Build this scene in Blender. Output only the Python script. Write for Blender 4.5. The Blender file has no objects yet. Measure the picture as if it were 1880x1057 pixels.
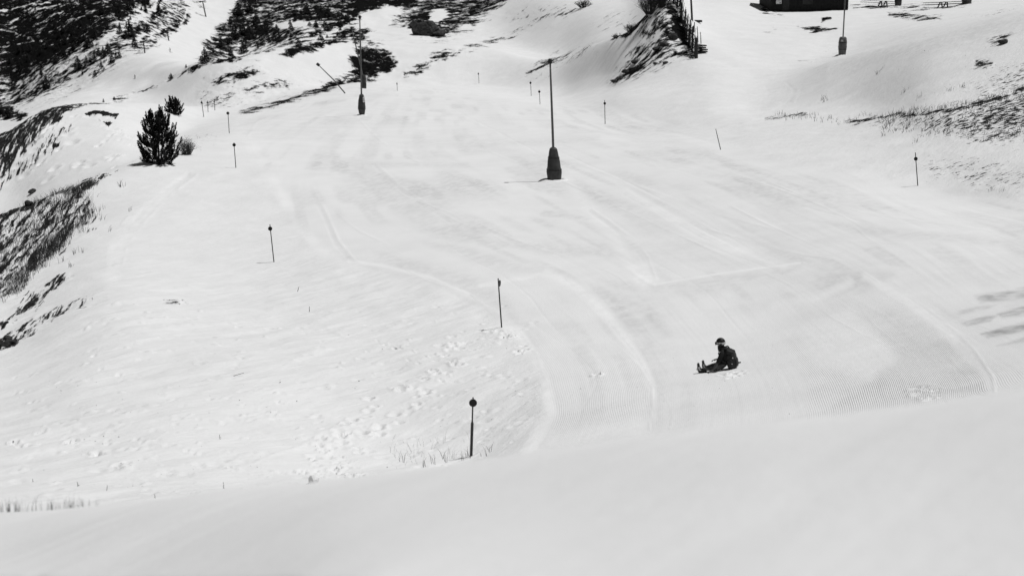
import bpy, bmesh, math, random
import numpy as np
from mathutils import Vector, Matrix

# ------------------------------------------------------------------ camera, sky, sun, exposure
SC = bpy.context.scene
COL = SC.collection
W, H = 1880.0, 1057.0
LENS = 50.0
F = W * LENS / 36.0
PITCH = math.radians(12.0)
CAMZ = 14.0
cam_d = bpy.data.cameras.new('camera')
cam_d.lens = LENS; cam_d.sensor_width = 36.0; cam_d.sensor_fit = 'HORIZONTAL'
cam_d.clip_start = 0.1; cam_d.clip_end = 5000
cam_d.dof.use_dof = True; cam_d.dof.focus_distance = 66.0; cam_d.dof.aperture_fstop = 1.2
cam = bpy.data.objects.new('camera', cam_d); COL.objects.link(cam)
cam.location = (0, 0, CAMZ); cam.rotation_euler = (math.pi/2 - PITCH, 0, 0)
SC.camera = cam

SUN_TRAVEL = Vector((-0.36, -0.04, -1.0)).normalized()
SUN_EL = math.asin(-SUN_TRAVEL.z); SUN_AZ = math.atan2(-SUN_TRAVEL.x, -SUN_TRAVEL.y)
wd = bpy.data.worlds.new('World'); SC.world = wd; wd.use_nodes = True
nt = wd.node_tree; nt.nodes.clear()
sky = nt.nodes.new('ShaderNodeTexSky'); sky.sky_type = 'NISHITA'; sky.sun_disc = False
sky.sun_elevation = SUN_EL; sky.sun_rotation = SUN_AZ; sky.altitude = 2000
bw = nt.nodes.new('ShaderNodeRGBToBW'); bg = nt.nodes.new('ShaderNodeBackground'); bg.inputs[1].default_value = 0.05
wo = nt.nodes.new('ShaderNodeOutputWorld')
nt.links.new(sky.outputs[0], bw.inputs[0]); nt.links.new(bw.outputs[0], bg.inputs[0]); nt.links.new(bg.outputs[0], wo.inputs[0])
sl = bpy.data.lights.new('sun', 'SUN'); sl.energy = 3.8; sl.angle = math.radians(0.5); sl.color = (1, 1, 1)
so = bpy.data.objects.new('sun', sl); COL.objects.link(so)
so.rotation_euler = SUN_TRAVEL.to_track_quat('-Z', 'Y').to_euler(); so.location = (60, 40, 120)
SC.view_settings.view_transform = 'Standard'; SC.view_settings.look = 'None'
SC.view_settings.exposure = -0.40; SC.view_settings.gamma = 1.0
SC.view_settings.use_curve_mapping = False

rng = np.random.default_rng(7)
random.seed(7)

# ------------------------------------------------------------------ small helpers
def tag(o, label=None, cat=None, group=None, kind=None):
    if label: o['label'] = label
    if cat: o['category'] = cat
    if group: o['group'] = group
    if kind: o['kind'] = kind
    return o

def empty(name, loc, label, cat, group=None):
    o = bpy.data.objects.new(name, None); COL.objects.link(o)
    o.location = loc; o.empty_display_size = 0.2
    return tag(o, label, cat, group)

class MB:
    """collects shapes, builds ONE mesh object"""
    def __init__(s): s.v = []; s.f = []
    def add(s, vs, fs):
        n = len(s.v); s.v += [tuple(v) for v in vs]; s.f += [tuple(i + n for i in f) for f in fs]
    def box(s, c, size, rot=None):
        hx, hy, hz = size[0]/2, size[1]/2, size[2]/2
        vs = [Vector((x, y, z)) for x in (-hx, hx) for y in (-hy, hy) for z in (-hz, hz)]
        if rot is not None: vs = [rot @ v for v in vs]
        c = Vector(c)
        s.add([v + c for v in vs], [(0,1,3,2),(4,6,7,5),(0,4,5,1),(2,3,7,6),(0,2,6,4),(1,5,7,3)])
    def tube(s, pts, radii, n=8, cap=True):
        pts = [Vector(p) for p in pts]; vs = []; fs = []
        for i, p in enumerate(pts):
            t = (pts[min(i+1, len(pts)-1)] - pts[max(i-1, 0)]).normalized()
            a = t.orthogonal().normalized() if abs(t.z) > .95 else t.cross(Vector((0,0,1))).normalized()
            b = t.cross(a)
            for k in range(n):
                w = 2*math.pi*k/n
                vs.append(p + (a*math.cos(w) + b*math.sin(w))*radii[i])
        for i in range(len(pts)-1):
            for k in range(n):
                k2 = (k+1) % n
                fs.append((i*n+k, i*n+k2, (i+1)*n+k2, (i+1)*n+k))
        if cap:
            fs.append(tuple(range(n-1, -1, -1))); fs.append(tuple((len(pts)-1)*n + k for k in range(n)))
        s.add(vs, fs)
    def build(s, name, mat, parent=None, smooth=False, loc=None):
        me = bpy.data.meshes.new(name); me.from_pydata(s.v, [], s.f); me.update()
        if smooth: me.polygons.foreach_set('use_smooth', [True]*len(me.polygons))
        o = bpy.data.objects.new(name, me); COL.objects.link(o)
        if mat: me.materials.append(mat)
        if parent: o.parent = parent
        if loc is not None: o.location = loc
        return o

def recalc(o):
    bm = bmesh.new(); bm.from_mesh(o.data); bmesh.ops.recalc_face_normals(bm, faces=bm.faces); bm.to_mesh(o.data); bm.free()
    return o

def N(nt, t, **kw):
    n = nt.nodes.new(t)
    for k, v in kw.items(): setattr(n, k, v)
    return n
def simple_mat(name, v, rough=0.7, var=0.35, scale=12.0, bump=0.0):
    m = bpy.data.materials.new(name); m.use_nodes = True; nt = m.node_tree
    b = nt.nodes['Principled BSDF']; b.inputs['Roughness'].default_value = rough
    b.inputs['Specular IOR Level'].default_value = 0.25
    tc = N(nt, 'ShaderNodeTexCoord'); no = N(nt, 'ShaderNodeTexNoise'); no.inputs['Scale'].default_value = scale
    no.inputs['Detail'].default_value = 5
    nt.links.new(tc.outputs['Object'], no.inputs['Vector'])
    mr = N(nt, 'ShaderNodeMapRange'); mr.inputs['From Min'].default_value = 0.3; mr.inputs['From Max'].default_value = 0.7
    mr.inputs['To Min'].default_value = v*(1-var); mr.inputs['To Max'].default_value = v*(1+var)
    nt.links.new(no.outputs[0], mr.inputs['Value']); nt.links.new(mr.outputs[0], b.inputs['Base Color'])
    if bump:
        bp = N(nt, 'ShaderNodeBump'); bp.inputs['Distance'].default_value = bump
        nt.links.new(no.outputs[0], bp.inputs['Height']); nt.links.new(bp.outputs[0], b.inputs['Normal'])
    return m

M_POLE = simple_mat('painted_metal_dark', 0.025, 0.45)
M_STEEL = simple_mat('galvanised_steel', 0.10, 0.45, 0.2)
M_DISC = simple_mat('disc_plastic', 0.008, 0.5)
M_PAD = simple_mat('padding_tarpaulin', 0.045, 0.55, 0.3, 3.0, 0.05)
M_PADL = simple_mat('padding_tarpaulin_grey', 0.09, 0.55, 0.3, 3.0, 0.05)
M_PANEL = simple_mat('white_panel', 0.65, 0.5, 0.15, 30)
M_INK = simple_mat('dark_print', 0.03, 0.6)
M_NEEDLE = simple_mat('pine_needles', 0.018, 0.7, 0.6, 3.0)
M_FARNEEDLE = simple_mat('far_pine_needles', 0.012, 0.8, 0.6, 1.0)
M_BARK = simple_mat('bark', 0.025, 0.9, 0.4, 8)
M_ROCK = simple_mat('rock', 0.035, 0.85, 0.7, 2.0, 0.15)
M_GRASS = simple_mat('dry_grass_blades', 0.07, 0.8, 0.6, 4)
M_SHRUB = simple_mat('bare_twigs', 0.035, 0.8, 0.5, 4)
M_WOOD = simple_mat('weathered_wood', 0.028, 0.8, 0.5, 6, 0.02)
M_HUT = simple_mat('dark_stained_boards', 0.010, 0.8, 0.4, 3)
M_DIRT = simple_mat('dirt_crumbs', 0.03, 0.9, 0.5, 20)

# ------------------------------------------------------------------ numpy noise
def vnoise(x, y, seed=0):
    xi = np.floor(x).astype(np.int64); yi = np.floor(y).astype(np.int64)
    xf = x - xi; yf = y - yi
    def hsh(a, b):
        h = (a*374761393 + b*668265263 + seed*982451653) & 0xFFFFFFFF
        h = ((h ^ (h >> 13)) * 1274126177) & 0xFFFFFFFF
        h = h ^ (h >> 16)
        return (h & 0xFFFF)/65535.0
    u = xf*xf*xf*(xf*(xf*6-15)+10); v = yf*yf*yf*(yf*(yf*6-15)+10)
    a = hsh(xi, yi); b = hsh(xi+1, yi); c = hsh(xi, yi+1); d = hsh(xi+1, yi+1)
    return (a*(1-u)+b*u)*(1-v) + (c*(1-u)+d*u)*v - 0.5
def sstep(a, b, x):
    t = np.clip((x-a)/(b-a), 0, 1); return t*t*(3-2*t)

def pchip(xk, yk, x):
    """monotone cubic; xk (K,), yk (K,) or (K,M), x (R,)"""
    xk = np.asarray(xk, float); yk = np.asarray(yk, float)
    h = np.diff(xk); dl = (np.diff(yk, axis=0).T / h).T
    m = np.zeros_like(yk)
    d0, d1 = dl[:-1], dl[1:]
    h0 = h[:-1]; h1 = h[1:]
    w1 = 2*h1+h0; w2 = h1+2*h0
    if yk.ndim > 1: w1 = w1[:, None]; w2 = w2[:, None]
    ok = d0*d1 > 0
    with np.errstate(divide='ignore', invalid='ignore'):
        mm = (w1+w2)/(w1/d0 + w2/d1)
    m[1:-1] = np.where(ok, mm, 0); m[0] = dl[0]; m[-1] = dl[-1]
    i = np.clip(np.searchsorted(xk, x)-1, 0, len(xk)-2)
    t = (x - xk[i])/h[i]; hh = h[i]
    if yk.ndim > 1: t = t[:, None]; hh = hh[:, None]
    return (yk[i]*(1+2*t)*(1-t)**2 + hh*m[i]*t*(1-t)**2 + yk[i+1]*t*t*(3-2*t) + hh*m[i+1]*t*t*(t-1))

# ------------------------------------------------------------------ the terrain: survey lines fanning out from the viewpoint
# each line: bearing (as photo column), then (distance in m, sight-line row) from the near snow bank to the far mountain
LINES = {
-400: [(1.2,3800),(13,1080),(25,965),(28,1010),(32.5,968),(42,800),(52,690),(66,590),(80,520),(92,470),(108,500),(130,460),(150,330),(190,350),(240,310),(330,215),(352,130),(374,55),(390,0),(520,-120),(1700,-330)],
0: [(1.2,3800),(10.5,1057),(19,937),(22.5,985),(27.5,942),(43,760),(58,645),(75,540),(88,460),(99,398),(114,440),(130,400),(152,248),(190,285),(235,246),(330,190),(352,120),(374,50),(390,0),(520,-120),(1700,-330)],
100: [(1.2,3750),(7.6,1057),(15.5,933),(19.5,980),(27,937),(44,728),(60,590),(77,492),(90,412),(101,346),(115,372),(128,350),(160,196),(195,240),(245,207),(312,165),(336,105),(360,45),(377,0),(520,-120),(1700,-330)],
200: [(1.2,3700),(8.6,1057),(15,928),(18.6,975),(27.2,934),(45,700),(63,540),(79,455),(92,375),(107,313),(116,330),(126,315),(165,188),(200,215),(262,188),(295,140),(320,90),(345,40),(364,0),(520,-120),(1700,-330)],
430: [(1.2,3600),(6.9,1057),(12.2,898),(15.5,950),(30,903),(45,690),(60,575),(75,481),(104,308),(130,245),(150,225),(172,210),(190,199),(212,206),(240,198),(262,108),(290,125),(345,107),(400,0),(520,-120),(1700,-330)],
560: [(1.2,3550),(5.9,1057),(11.2,885),(14.5,940),(31.5,890),(45,693),(59,572),(75,466),(100,325),(125,258),(150,218),(178,195),(208,172),(225,177),(250,165),(272,80),(298,95),(335,75),(395,0),(520,-120),(1700,-330)],
664: [(1.2,3500),(5.6,1057),(10.5,873),(13.5,930),(33,878),(45,695),(58,570),(75,452),(95,338),(120,268),(150,212),(185,182),(228,152),(242,155),(262,147),(280,75),(300,82),(330,76),(385,0),(520,-120),(1700,-330)],
868: [(1.2,3400),(5.2,1057),(9.5,849),(12,905),(34.5,856),(42,720),(52,601),(73,440),(94,333),(120,265),(150,214),(190,182),(232,168),(242,167),(258,158),(284,84),(304,88),(330,78),(390,0),(520,-110),(1700,-330)],
1018: [(1.2,3300),(5,1057),(9,826),(11.5,880),(32,832),(42,690),(52,585),(70,450),(93,332),(118,258),(150,212),(178,192),(204,184),(216,180),(234,164),(262,112),(274,114),(296,103),(345,0),(480,-100),(1700,-330)],
1100: [(1.2,3260),(4.9,1057),(8.8,815),(11.1,870),(31.5,822),(42,690),(52.5,578),(70,446),(91,330),(114,260),(142,211),(165,186),(184,168),(192,161),(206,140),(236,78),(254,88),(276,68),(330,0),(470,-95),(1700,-330)],
1150: [(1.2,3230),(4.8,1057),(8.5,808),(10.8,860),(31,815),(42,688),(53,573),(70,440),(90,325),(110,262),(135,210),(158,176),(172,158),(176,150),(182,138),(212,62),(234,75),(262,56),(320,0),(460,-90),(1700,-330)],
1190: [(1.2,3215),(4.7,1057),(8.3,802),(10.6,854),(30.5,809),(42,687),(53,571),(70,437),(89,330),(108,266),(131,215),(153,178),(169,148),(175,133),(182,112),(204,25),(222,40),(255,25),(310,-20),(450,-90),(1700,-330)],
1228: [(1.2,3200),(4.65,1057),(8.15,797),(10.4,850),(30,804),(41.5,686),(53,568),(70,433),(87,334),(106,270),(128,220),(149,180),(167,140),(174,118),(182,84),(198,5),(208,-6),(222,-14),(300,-45),(450,-80),(1700,-330)],
1285: [(1.2,3180),(4.6,1057),(8,792),(10.2,845),(29.5,799),(41,685),(53,565),(70,430),(86,338),(105,275),(125,225),(145,180),(163,135),(174,106),(182,84),(196,58),(206,40),(214,25),(236,0),(320,-60),(1700,-330)],
1400: [(1.2,3130),(4.5,1057),(7.8,778),(10,830),(28,784),(40,660),(52,550),(67,430),(82,340),(97,285),(115,240),(135,200),(155,150),(160,142),(170,120),(190,80),(210,48),(226,27),(248,0),(330,-60),(1700,-330)],
1550: [(1.2,3050),(4.4,1057),(7.5,762),(9.7,815),(27,768),(38,640),(50,530),(64,425),(79,342),(92,280),(106,230),(120,195),(148,106),(153,108),(176,101),(196,65),(215,38),(232,21),(262,0),(350,-60),(1700,-330)],
1720: [(1.2,2950),(4.3,1057),(7.2,740),(9.3,790),(25.5,745),(36,625),(48,520),(61,425),(78,355),(84,300),(90,250),(96,205),(134,62),(142,66),(165,54),(190,35),(220,18),(235,9),(262,-8),(350,-60),(1700,-330)],
1880: [(1.2,2850),(4.2,1057),(7,712),(9,760),(24,716),(34,610),(46,520),(60,425),(71,368),(79,300),(85,255),(91,205),(128,18),(138,24),(165,15),(190,8),(220,0),(240,-8),(265,-20),(350,-70),(1700,-330)],
2300: [(1.2,2700),(4.0,1057),(6.5,660),(8.3,700),(22,660),(30,570),(42,470),(54,370),(66,310),(72,245),(77,190),(82,140),(118,-50),(128,-45),(155,-52),(185,-58),(220,-62),(240,-66),(270,-72),(360,-95),(1700,-330)],
}
ROWS = [8, 70, 14, 16, 90, 64, 70, 66, 50, 44, 44, 64, 26, 30, 60, 30, 34, 64, 12, 12]
lp = np.array(sorted(LINES)); tab = np.array([LINES[p] for p in lp], float)      # (L,K,2)
colpx = np.concatenate([np.arange(-400, -20, 20.), np.arange(-20, 1902, 2.5), np.arange(1905, 2301, 20.)])
K = tab.shape[1]
C = len(colpx)
wide = np.array([i for i, p in enumerate(lp) if p not in (100, 560, 1100, 1150, 1190, 1228, 1285)])   # near ground varies slowly
finepx = np.arange(-400, 2301, 2.5)
def smooth_cols(v, sg):
    n_ = int(sg*3); g = np.exp(-0.5*(np.arange(-n_, n_+1)/sg)**2); g /= g.sum()
    w = np.pad(v, ((n_, n_), (0, 0)), mode='reflect', reflect_type='odd')
    return np.stack([np.convolve(w[:, k], g, 'valid') for k in range(v.shape[1])], 1)
def across_lines(a):
    v = pchip(lp, a, finepx); v[:, :11] = pchip(lp[wide], a[wide][:, :11], finepx)
    v = np.concatenate([smooth_cols(v[:, :11], 24.), smooth_cols(v[:, 11:], 5.)], 1)
    return np.stack([np.interp(colpx, finepx, v[:, k]) for k in range(v.shape[1])], 1)
logd_k = across_lines(np.log(tab[:, :, 0]))      # (C,K)
row_k = across_lines(tab[:, :, 1])
# parameter positions of rows
par = np.concatenate([k + np.arange(n)/n for k, n in enumerate(ROWS)] + [[K-1.0]])
R = len(par); kk = np.clip(np.floor(par).astype(int), 0, K-2); tt = par - kk
PX = np.repeat(colpx[:, None], R, 1)
LD = logd_k[:, kk]*(1-tt) + logd_k[:, kk+1]*tt
PY = np.empty((C, R))
for c in range(C):
    # interpolate the tangent of the depression so that near rows behave
    PY[c] = pchip(logd_k[c], row_k[c], LD[c])
D = np.exp(LD)
def unproj(px, py, d):
    a = (px-W/2)/F; b = (H/2-py)/F
    fw = math.cos(PITCH) + b*math.sin(PITCH); up = -math.sin(PITCH) + b*math.cos(PITCH)
    t = d/np.hypot(fw, a)
    return a*t, fw*t, CAMZ + up*t
# the nearest ground is simply a plane under the viewpoint
X, Y, Z = unproj(PX, np.minimum(PY, 2400), D)

def seg_dist(px, py, poly, closed):
    P = np.array(poly, float); best = np.full(px.shape, 1e9)
    n = len(P)
    for i in range(n if closed else n-1):
        a = P[i]; b = P[(i+1) % n]; ab = b-a; L = max((ab**2).sum(), 1e-9)
        t = np.clip(((px-a[0])*ab[0] + (py-a[1])*ab[1])/L, 0, 1)
        best = np.minimum(best, np.hypot(px-a[0]-t*ab[0], py-a[1]-t*ab[1]))
    return best
def inside(px, py, poly):
    r = np.zeros(px.shape, bool); n = len(poly); j = n-1
    for i in range(n):
        xi, yi = poly[i]; xj, yj = poly[j]
        if yi != yj:
            r ^= ((yi > py) != (yj > py)) & (px < (xj-xi)*(py-yi)/(yj-yi)+xi)
        j = i
    return r
def region(poly, blur, dmin=20, dmax=2000, closed=True, width=0, warp=0):
    """soft mask over the ground for an outline surveyed from the viewpoint, only between two distances"""
    P = np.array(poly, float); m = blur + width + 2
    x0, y0 = P.min(0)-m; x1, y1 = P.max(0)+m
    sel = (PX > x0) & (PX < x1) & (PY > y0) & (PY < y1) & (D > dmin) & (D < dmax)
    out = np.zeros(PX.shape)
    if not sel.any(): return out
    px = PX[sel]; py = PY[sel]
    if warp:   # ragged outline
        s_ = np.where(D[sel] > 200, 6., np.where(D[sel] > 110, 2.2, 1.1))
        x_, y_ = X[sel]/s_, Y[sel]/s_
        px = px + warp*(2*vnoise(x_, y_, 71) + vnoise(x_*2.7, y_*2.7, 72) + .6*vnoise(x_*7, y_*7, 73))
        py = py + warp*.7*(2*vnoise(x_, y_, 74) + vnoise(x_*2.7, y_*2.7, 75) + .6*vnoise(x_*7, y_*7, 76))
    dd = seg_dist(px, py, poly, closed)
    if closed:
        sd = np.where(inside(px, py, poly), -dd, dd)
        out[sel] = 1 - sstep(-blur, blur, sd)
    else:
        out[sel] = 1 - sstep(max(width-blur, 0), width+blur, dd)
    return out
PISTE = region([(470,206),(640,165),(820,160),(930,195),(1090,190),(1200,215),(1420,300),(1880,372),(1950,380),(1950,760),(950,860),(1012,760),(1000,690),(950,610),(850,545),(700,500),(600,470),(540,400),(480,300),(440,230)], 14, 22, 240)

# relief ---------------------------------------------------------------
far = sstep(225, 265, D)*sstep(0, 1, (900-PX)/200)
off = (1-PISTE)*sstep(18, 30, D)
fg = 1-sstep(14, 24, D)
Z0 = Z.copy()
Z = Z + off*(1-far)*(0.16*vnoise(X/7, Y/7, 1) + 0.09*vnoise(X/2.3, Y/2.3, 2) + 0.04*vnoise(X/0.8, Y/0.8, 3))
ang = math.radians(48); ca, sa = math.cos(ang), math.sin(ang)
U1 = X*ca + Y*sa; V1 = -X*sa + Y*ca
leftfield = off*(1-sstep(62, 90, D))*sstep(0, 1, (1050-PX)/150)
Z = Z + leftfield*(0.09*vnoise(U1/2.2, V1/0.9, 4) + 0.05*vnoise(U1/0.9, V1/0.4, 5))
Z = Z + far*(1.1*vnoise(X/22, Y/22, 6) + 0.7*vnoise(X/8, Y/8, 7) + 0.35*vnoise(X/3, Y/3, 8))
Z = Z + PISTE*(0.10*vnoise(X/11, Y/11, 9) + 0.04*vnoise(X/3.5, Y/5, 10))
Z = Z + fg*(0.05*vnoise(X/1.6, Y/1.6, 11) + 0.015*vnoise(U1/0.9, V1/0.3, 12))

# bare ground showing through the snow, and the fence's painted shadow: (outline, amount 0..1, edge softness, dmin, dmax)
VEG = np.zeros(PX.shape); PATCHES = [
 # far mountain side
 ([(-420,-400),(330,-400),(290,-10),(262,22),(215,62),(160,100),(120,128),(60,150),(0,158),(-420,260)], .68, 14, 255, 2000),
 ([(120,20),(300,-60),(285,0),(255,25),(205,60),(150,95),(90,120),(30,110),(60,60)], .74, 22, 255, 2000),
 ([(0,60),(60,55),(120,60),(150,95),(90,125),(0,140)], .86, 20, 255, 2000),
 ([(-400,150),(0,148),(70,140),(140,112),(190,80),(250,40),(300,0),(330,-60),(350,-60),(345,8),(300,50),(240,92),(180,128),(110,158),(40,178),(-10,196),(-400,300)], .56, 10, 255, 2000),
 ([(232,88),(300,52),(345,22),(352,40),(330,62),(286,76),(240,94)], .66, 6, 255, 2000),
 ([(345,-30),(395,-30),(388,6),(370,18),(345,14)], .38, 8, 255, 2000),
 ([(358,118),(372,92),(392,62),(425,24),(452,-40),(720,-60),(700,6),(640,34),(560,62),(480,84),(420,100),(368,128)], .60, 8, 255, 2000),
 ([(400,95),(440,60),(490,30),(545,12),(610,5),(640,8),(640,40),(560,62),(480,86)], .70, 10, 255, 2000),
 ([(640,8),(700,-10),(790,-30),(800,0),(735,14),(690,32),(640,46)], .85, 6, 255, 2000),
 ([(188,190),(240,178),(300,158),(360,126),(420,104),(480,92),(560,64),(640,36),(700,16),(752,-2),(765,10),(700,26),(645,50),(560,74),(480,99),(425,112),(350,137),(280,165),(215,188)], .80, 6, 235, 2000),
 ([(512,98),(560,82),(600,70),(645,54),(655,62),(610,82),(560,98),(518,106)], .78, 5, 200, 2000),
 ([(385,150),(420,126),(470,112),(482,128),(440,150),(390,162)], .55, 10, 200, 2000),
 ([(365,172),(420,150),(500,140),(560,150),(545,168),(490,190),(420,200),(370,196)], .36, 16, 180, 2000),
 ([(438,206),(520,184),(580,162),(620,140),(650,140),(600,166),(530,190),(450,209)], .84, 4, 170, 2000),
 ([(600,148),(628,128),(648,104),(655,84),(680,74),(708,84),(722,104),(706,126),(690,146),(640,152)], .72, 10, 235, 2000),
 ([(640,60),(668,50),(682,58),(672,80),(645,84)], .62, 8, 235, 2000),
 ([(712,24),(745,8),(800,-30),(960,-40),(925,14),(890,40),(850,58),(810,74),(770,70),(740,50)], .61, 12, 235, 2000),
 ([(738,18),(775,12),(800,30),(820,45),(850,52),(820,70),(772,66),(748,50)], .68, 9, 235, 2000),
 ([(738,124),(788,102),(850,87),(940,58),(1012,27),(1056,11),(1058,18),(1004,36),(930,70),(862,94),(800,112),(752,134)], .67, 9, 235, 2000),
 ([(960,140),(985,122),(1010,107),(1058,94),(1082,84),(1086,90),(1052,110),(1012,124),(982,140)], .64, 9, 200, 2000),
 ([(900,30),(1000,0),(1080,0),(1060,20),(1000,35),(940,50)], .25, 10, 235, 2000),
 ([(1080,50),(1130,15),(1180,8),(1160,40),(1110,64)], .24, 10, 180, 2000),
 # the bank under the snow fence
 ([(1112,156),(1146,112),(1182,42),(1222,8),(1240,4),(1262,60),(1282,104),(1240,118),(1180,140)], .47, 8, 150, 240),
 ([(1112,156),(1150,128),(1200,94),(1246,60),(1250,68),(1210,100),(1160,136),(1125,156)], .68, 4, 150, 240),
 ([(1215,10),(1240,0),(1262,50),(1280,98),(1262,90),(1240,60)], .82, 6, 150, 240),  # foot of the fence and its shadow, painted as dark ground
 ([(1112,72),(1150,56),(1178,30),(1200,12),(1196,36),(1160,66)], .80, 4, 160, 240),
 # round the hut and tables
 ([(1392,-4),(1424,-4),(1430,24),(1404,28)], .66, 5, 190, 300),
 ([(1462,49),(1500,49),(1540,52),(1538,56),(1500,58),(1470,54)], .66, 3, 180, 300),
 ([(1504,30),(1524,28),(1526,36),(1506,42)], .74, 3, 180, 300),
 ([(1556,10),(1590,8),(1650,10),(1720,10),(1790,4),(1770,14),(1660,18),(1560,18)], .56, 5, 180, 300),
 ([(1626,22),(1680,28),(1732,30),(1728,36),(1680,37),(1632,34)], .62, 3, 170, 300),
 ([(1780,30),(1880,8),(1880,14),(1800,36)], .36, 4, 130, 300),
 ([(1500,40),(1420,60),(1380,60),(1440,40)], .30, 10, 180, 300),
 # right hand hillside
 ([(1556,226),(1610,212),(1700,206),(1780,192),(1850,168),(1890,150),(1960,140),(1960,262),(1890,262),(1800,264),(1720,246),(1640,232)], .385, 14, 60, 160),
 ([(1700,216),(1790,196),(1860,172),(1960,150),(1960,250),(1820,250),(1750,240)], .465, 18, 60, 160),
 ([(1770,160),(1890,112),(1960,90),(1960,170),(1790,184)], .30, 14, 60, 160),
 ([(1786,114),(1816,112),(1820,128),(1790,132)], .56, 4, 60, 160),
 ([(1812,76),(1862,56),(1866,66),(1822,86)], .50, 4, 60, 160),
 ([(1400,216),(1480,208),(1482,212),(1402,219)], .62, 2, 60, 160),
 ([(1552,226),(1610,212),(1622,215),(1572,228)], .82, 3, 60, 160),
 ([(1610,212),(1720,203),(1800,190),(1860,166),(1880,158),(1880,164),(1810,196),(1720,210),(1620,217)], .72, 3, 60, 160),
 ([(1700,290),(1800,290),(1890,310),(1890,350),(1800,346),(1700,320)], .26, 10, 50, 120),
 ([(-60,160),(40,150),(130,142),(110,166),(60,190),(0,206),(-60,215)], .55, 8, 260, 2000),
 ([(60,170),(150,150),(230,112),(300,86),(330,70),(320,100),(260,125),(180,160),(90,190)], .40, 14, 260, 2000),
 ([(-40,196),(20,195),(50,214),(40,226),(0,222),(-40,225)], .7, 4, 235, 2000),
 ([(300,0),(345,0),(345,30),(335,55),(290,86),(250,100),(240,92),(300,50)], .50, 8, 255, 2000),
 # second snow hill on the left
 ([(-420,420),(-50,362),(0,328),(36,296),(78,250),(118,212),(150,196),(192,190),(205,186),(190,178),(110,182),(50,208),(0,240),(-420,330)], .62, 8, 118, 190),
 ([(0,332),(40,300),(82,256),(120,222),(128,230),(90,268),(48,312),(0,345)], .48, 8, 118, 190),
 ([(154,210),(176,204),(216,211),(214,215),(180,213),(160,217)], .86, 2, 118, 190),
 ([(184,222),(203,227),(199,234)], .84, 2, 118, 190),
 ([(92,262),(108,260),(110,270),(94,274)], .8, 3, 118, 190),
 ([(60,290),(80,270),(90,280),(75,305),(40,320)], .42, 6, 118, 190),
 # near bank on the left
 ([(-420,470),(0,364),(60,346),(100,343),(150,328),(200,313),(212,317),(150,337),(100,357),(62,392),(0,405),(-420,520)], .66, 7, 70, 122),
 ([(-420,480),(0,372),(90,354),(165,338),(172,395),(130,448),(82,486),(34,528),(0,556),(-420,760)], .455, 18, 50, 122),
 ([(0,590),(60,540),(118,506),(126,510),(82,546),(22,592),(0,608)], .56, 7, 40, 100),
 ([(16,612),(58,577),(118,555),(180,540),(178,549),(120,576),(72,602),(30,632)], .50, 8, 40, 100),
 ([(-420,840),(-10,622),(34,609),(30,634),(0,650),(-420,900)], .64, 7, 40, 100),
 ([(300,552),(336,552),(334,560),(304,558)], .50, 3, 40, 100),
 ([(392,246),(360,252),(330,262),(350,275),(400,258)], .30, 8, 90, 150),
]
for poly, val, blur, d0, d1 in PATCHES:
    VEG = np.maximum(VEG, val*region(poly, blur*1.7, d0, d1, warp=min(3+blur*.8, 12)))
CLEAR = [  # snow lying on tracks, runs and gullies of the far side: outline, softness
 ([(128,176),(190,140),(250,110),(300,82),(340,60),(350,40),(372,40),(372,66),(352,110),(330,138),(280,160),(220,178),(150,190)], 5, 255, 2000),
 ([(345,36),(370,36),(384,8),(402,-40),(420,-40),(400,8),(384,40),(372,70),(350,90)], 4, 255, 2000),
 ([(788,22),(812,16),(824,30),(808,42),(790,38)], 4, 235, 2000),
 ([(505,44),(530,36),(560,38),(585,46),(560,54),(520,54)], 5, 235, 2000),
 ([(660,20),(720,10),(735,20),(690,36),(655,38)], 4, 255, 2000),
]
for poly, blur, d0, d1 in CLEAR:
    VEG *= 1 - .94*region(poly, blur*1.6, d0, d1, warp=4)
for line, wpx in [  # tracks kept white
 ([(0,56),(20,60),(48,68),(62,72)], 2.4), ([(62,72),(48,78),(20,85),(0,90)], 2.2), ([(0,145),(20,144),(40,150),(30,166),(0,182)], 2.2),
 ([(240,105),(262,102),(300,98),(350,92)], 1.8), ([(228,82),(265,74),(315,64),(345,52)], 1.8), ([(270,82),(320,72),(350,68)], 2.0),
 ([(300,24),(340,14),(380,6),(400,0)], 2.0), ([(0,20),(40,14),(90,4)], 2.5), ([(20,42),(60,22),(110,6)], 2.5), ([(60,48),(80,40),(100,26),(116,20)], 2.4),
 ([(344,0),(340,28),(332,50)], 1.6), ([(362,16),(364,50),(376,66)], 2.4), ([(410,0),(408,22)], 4)]:
    VEG *= 1 - .5*region(line, 1.0, 255, 2000, False, wpx*.42, 2.2)

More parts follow.
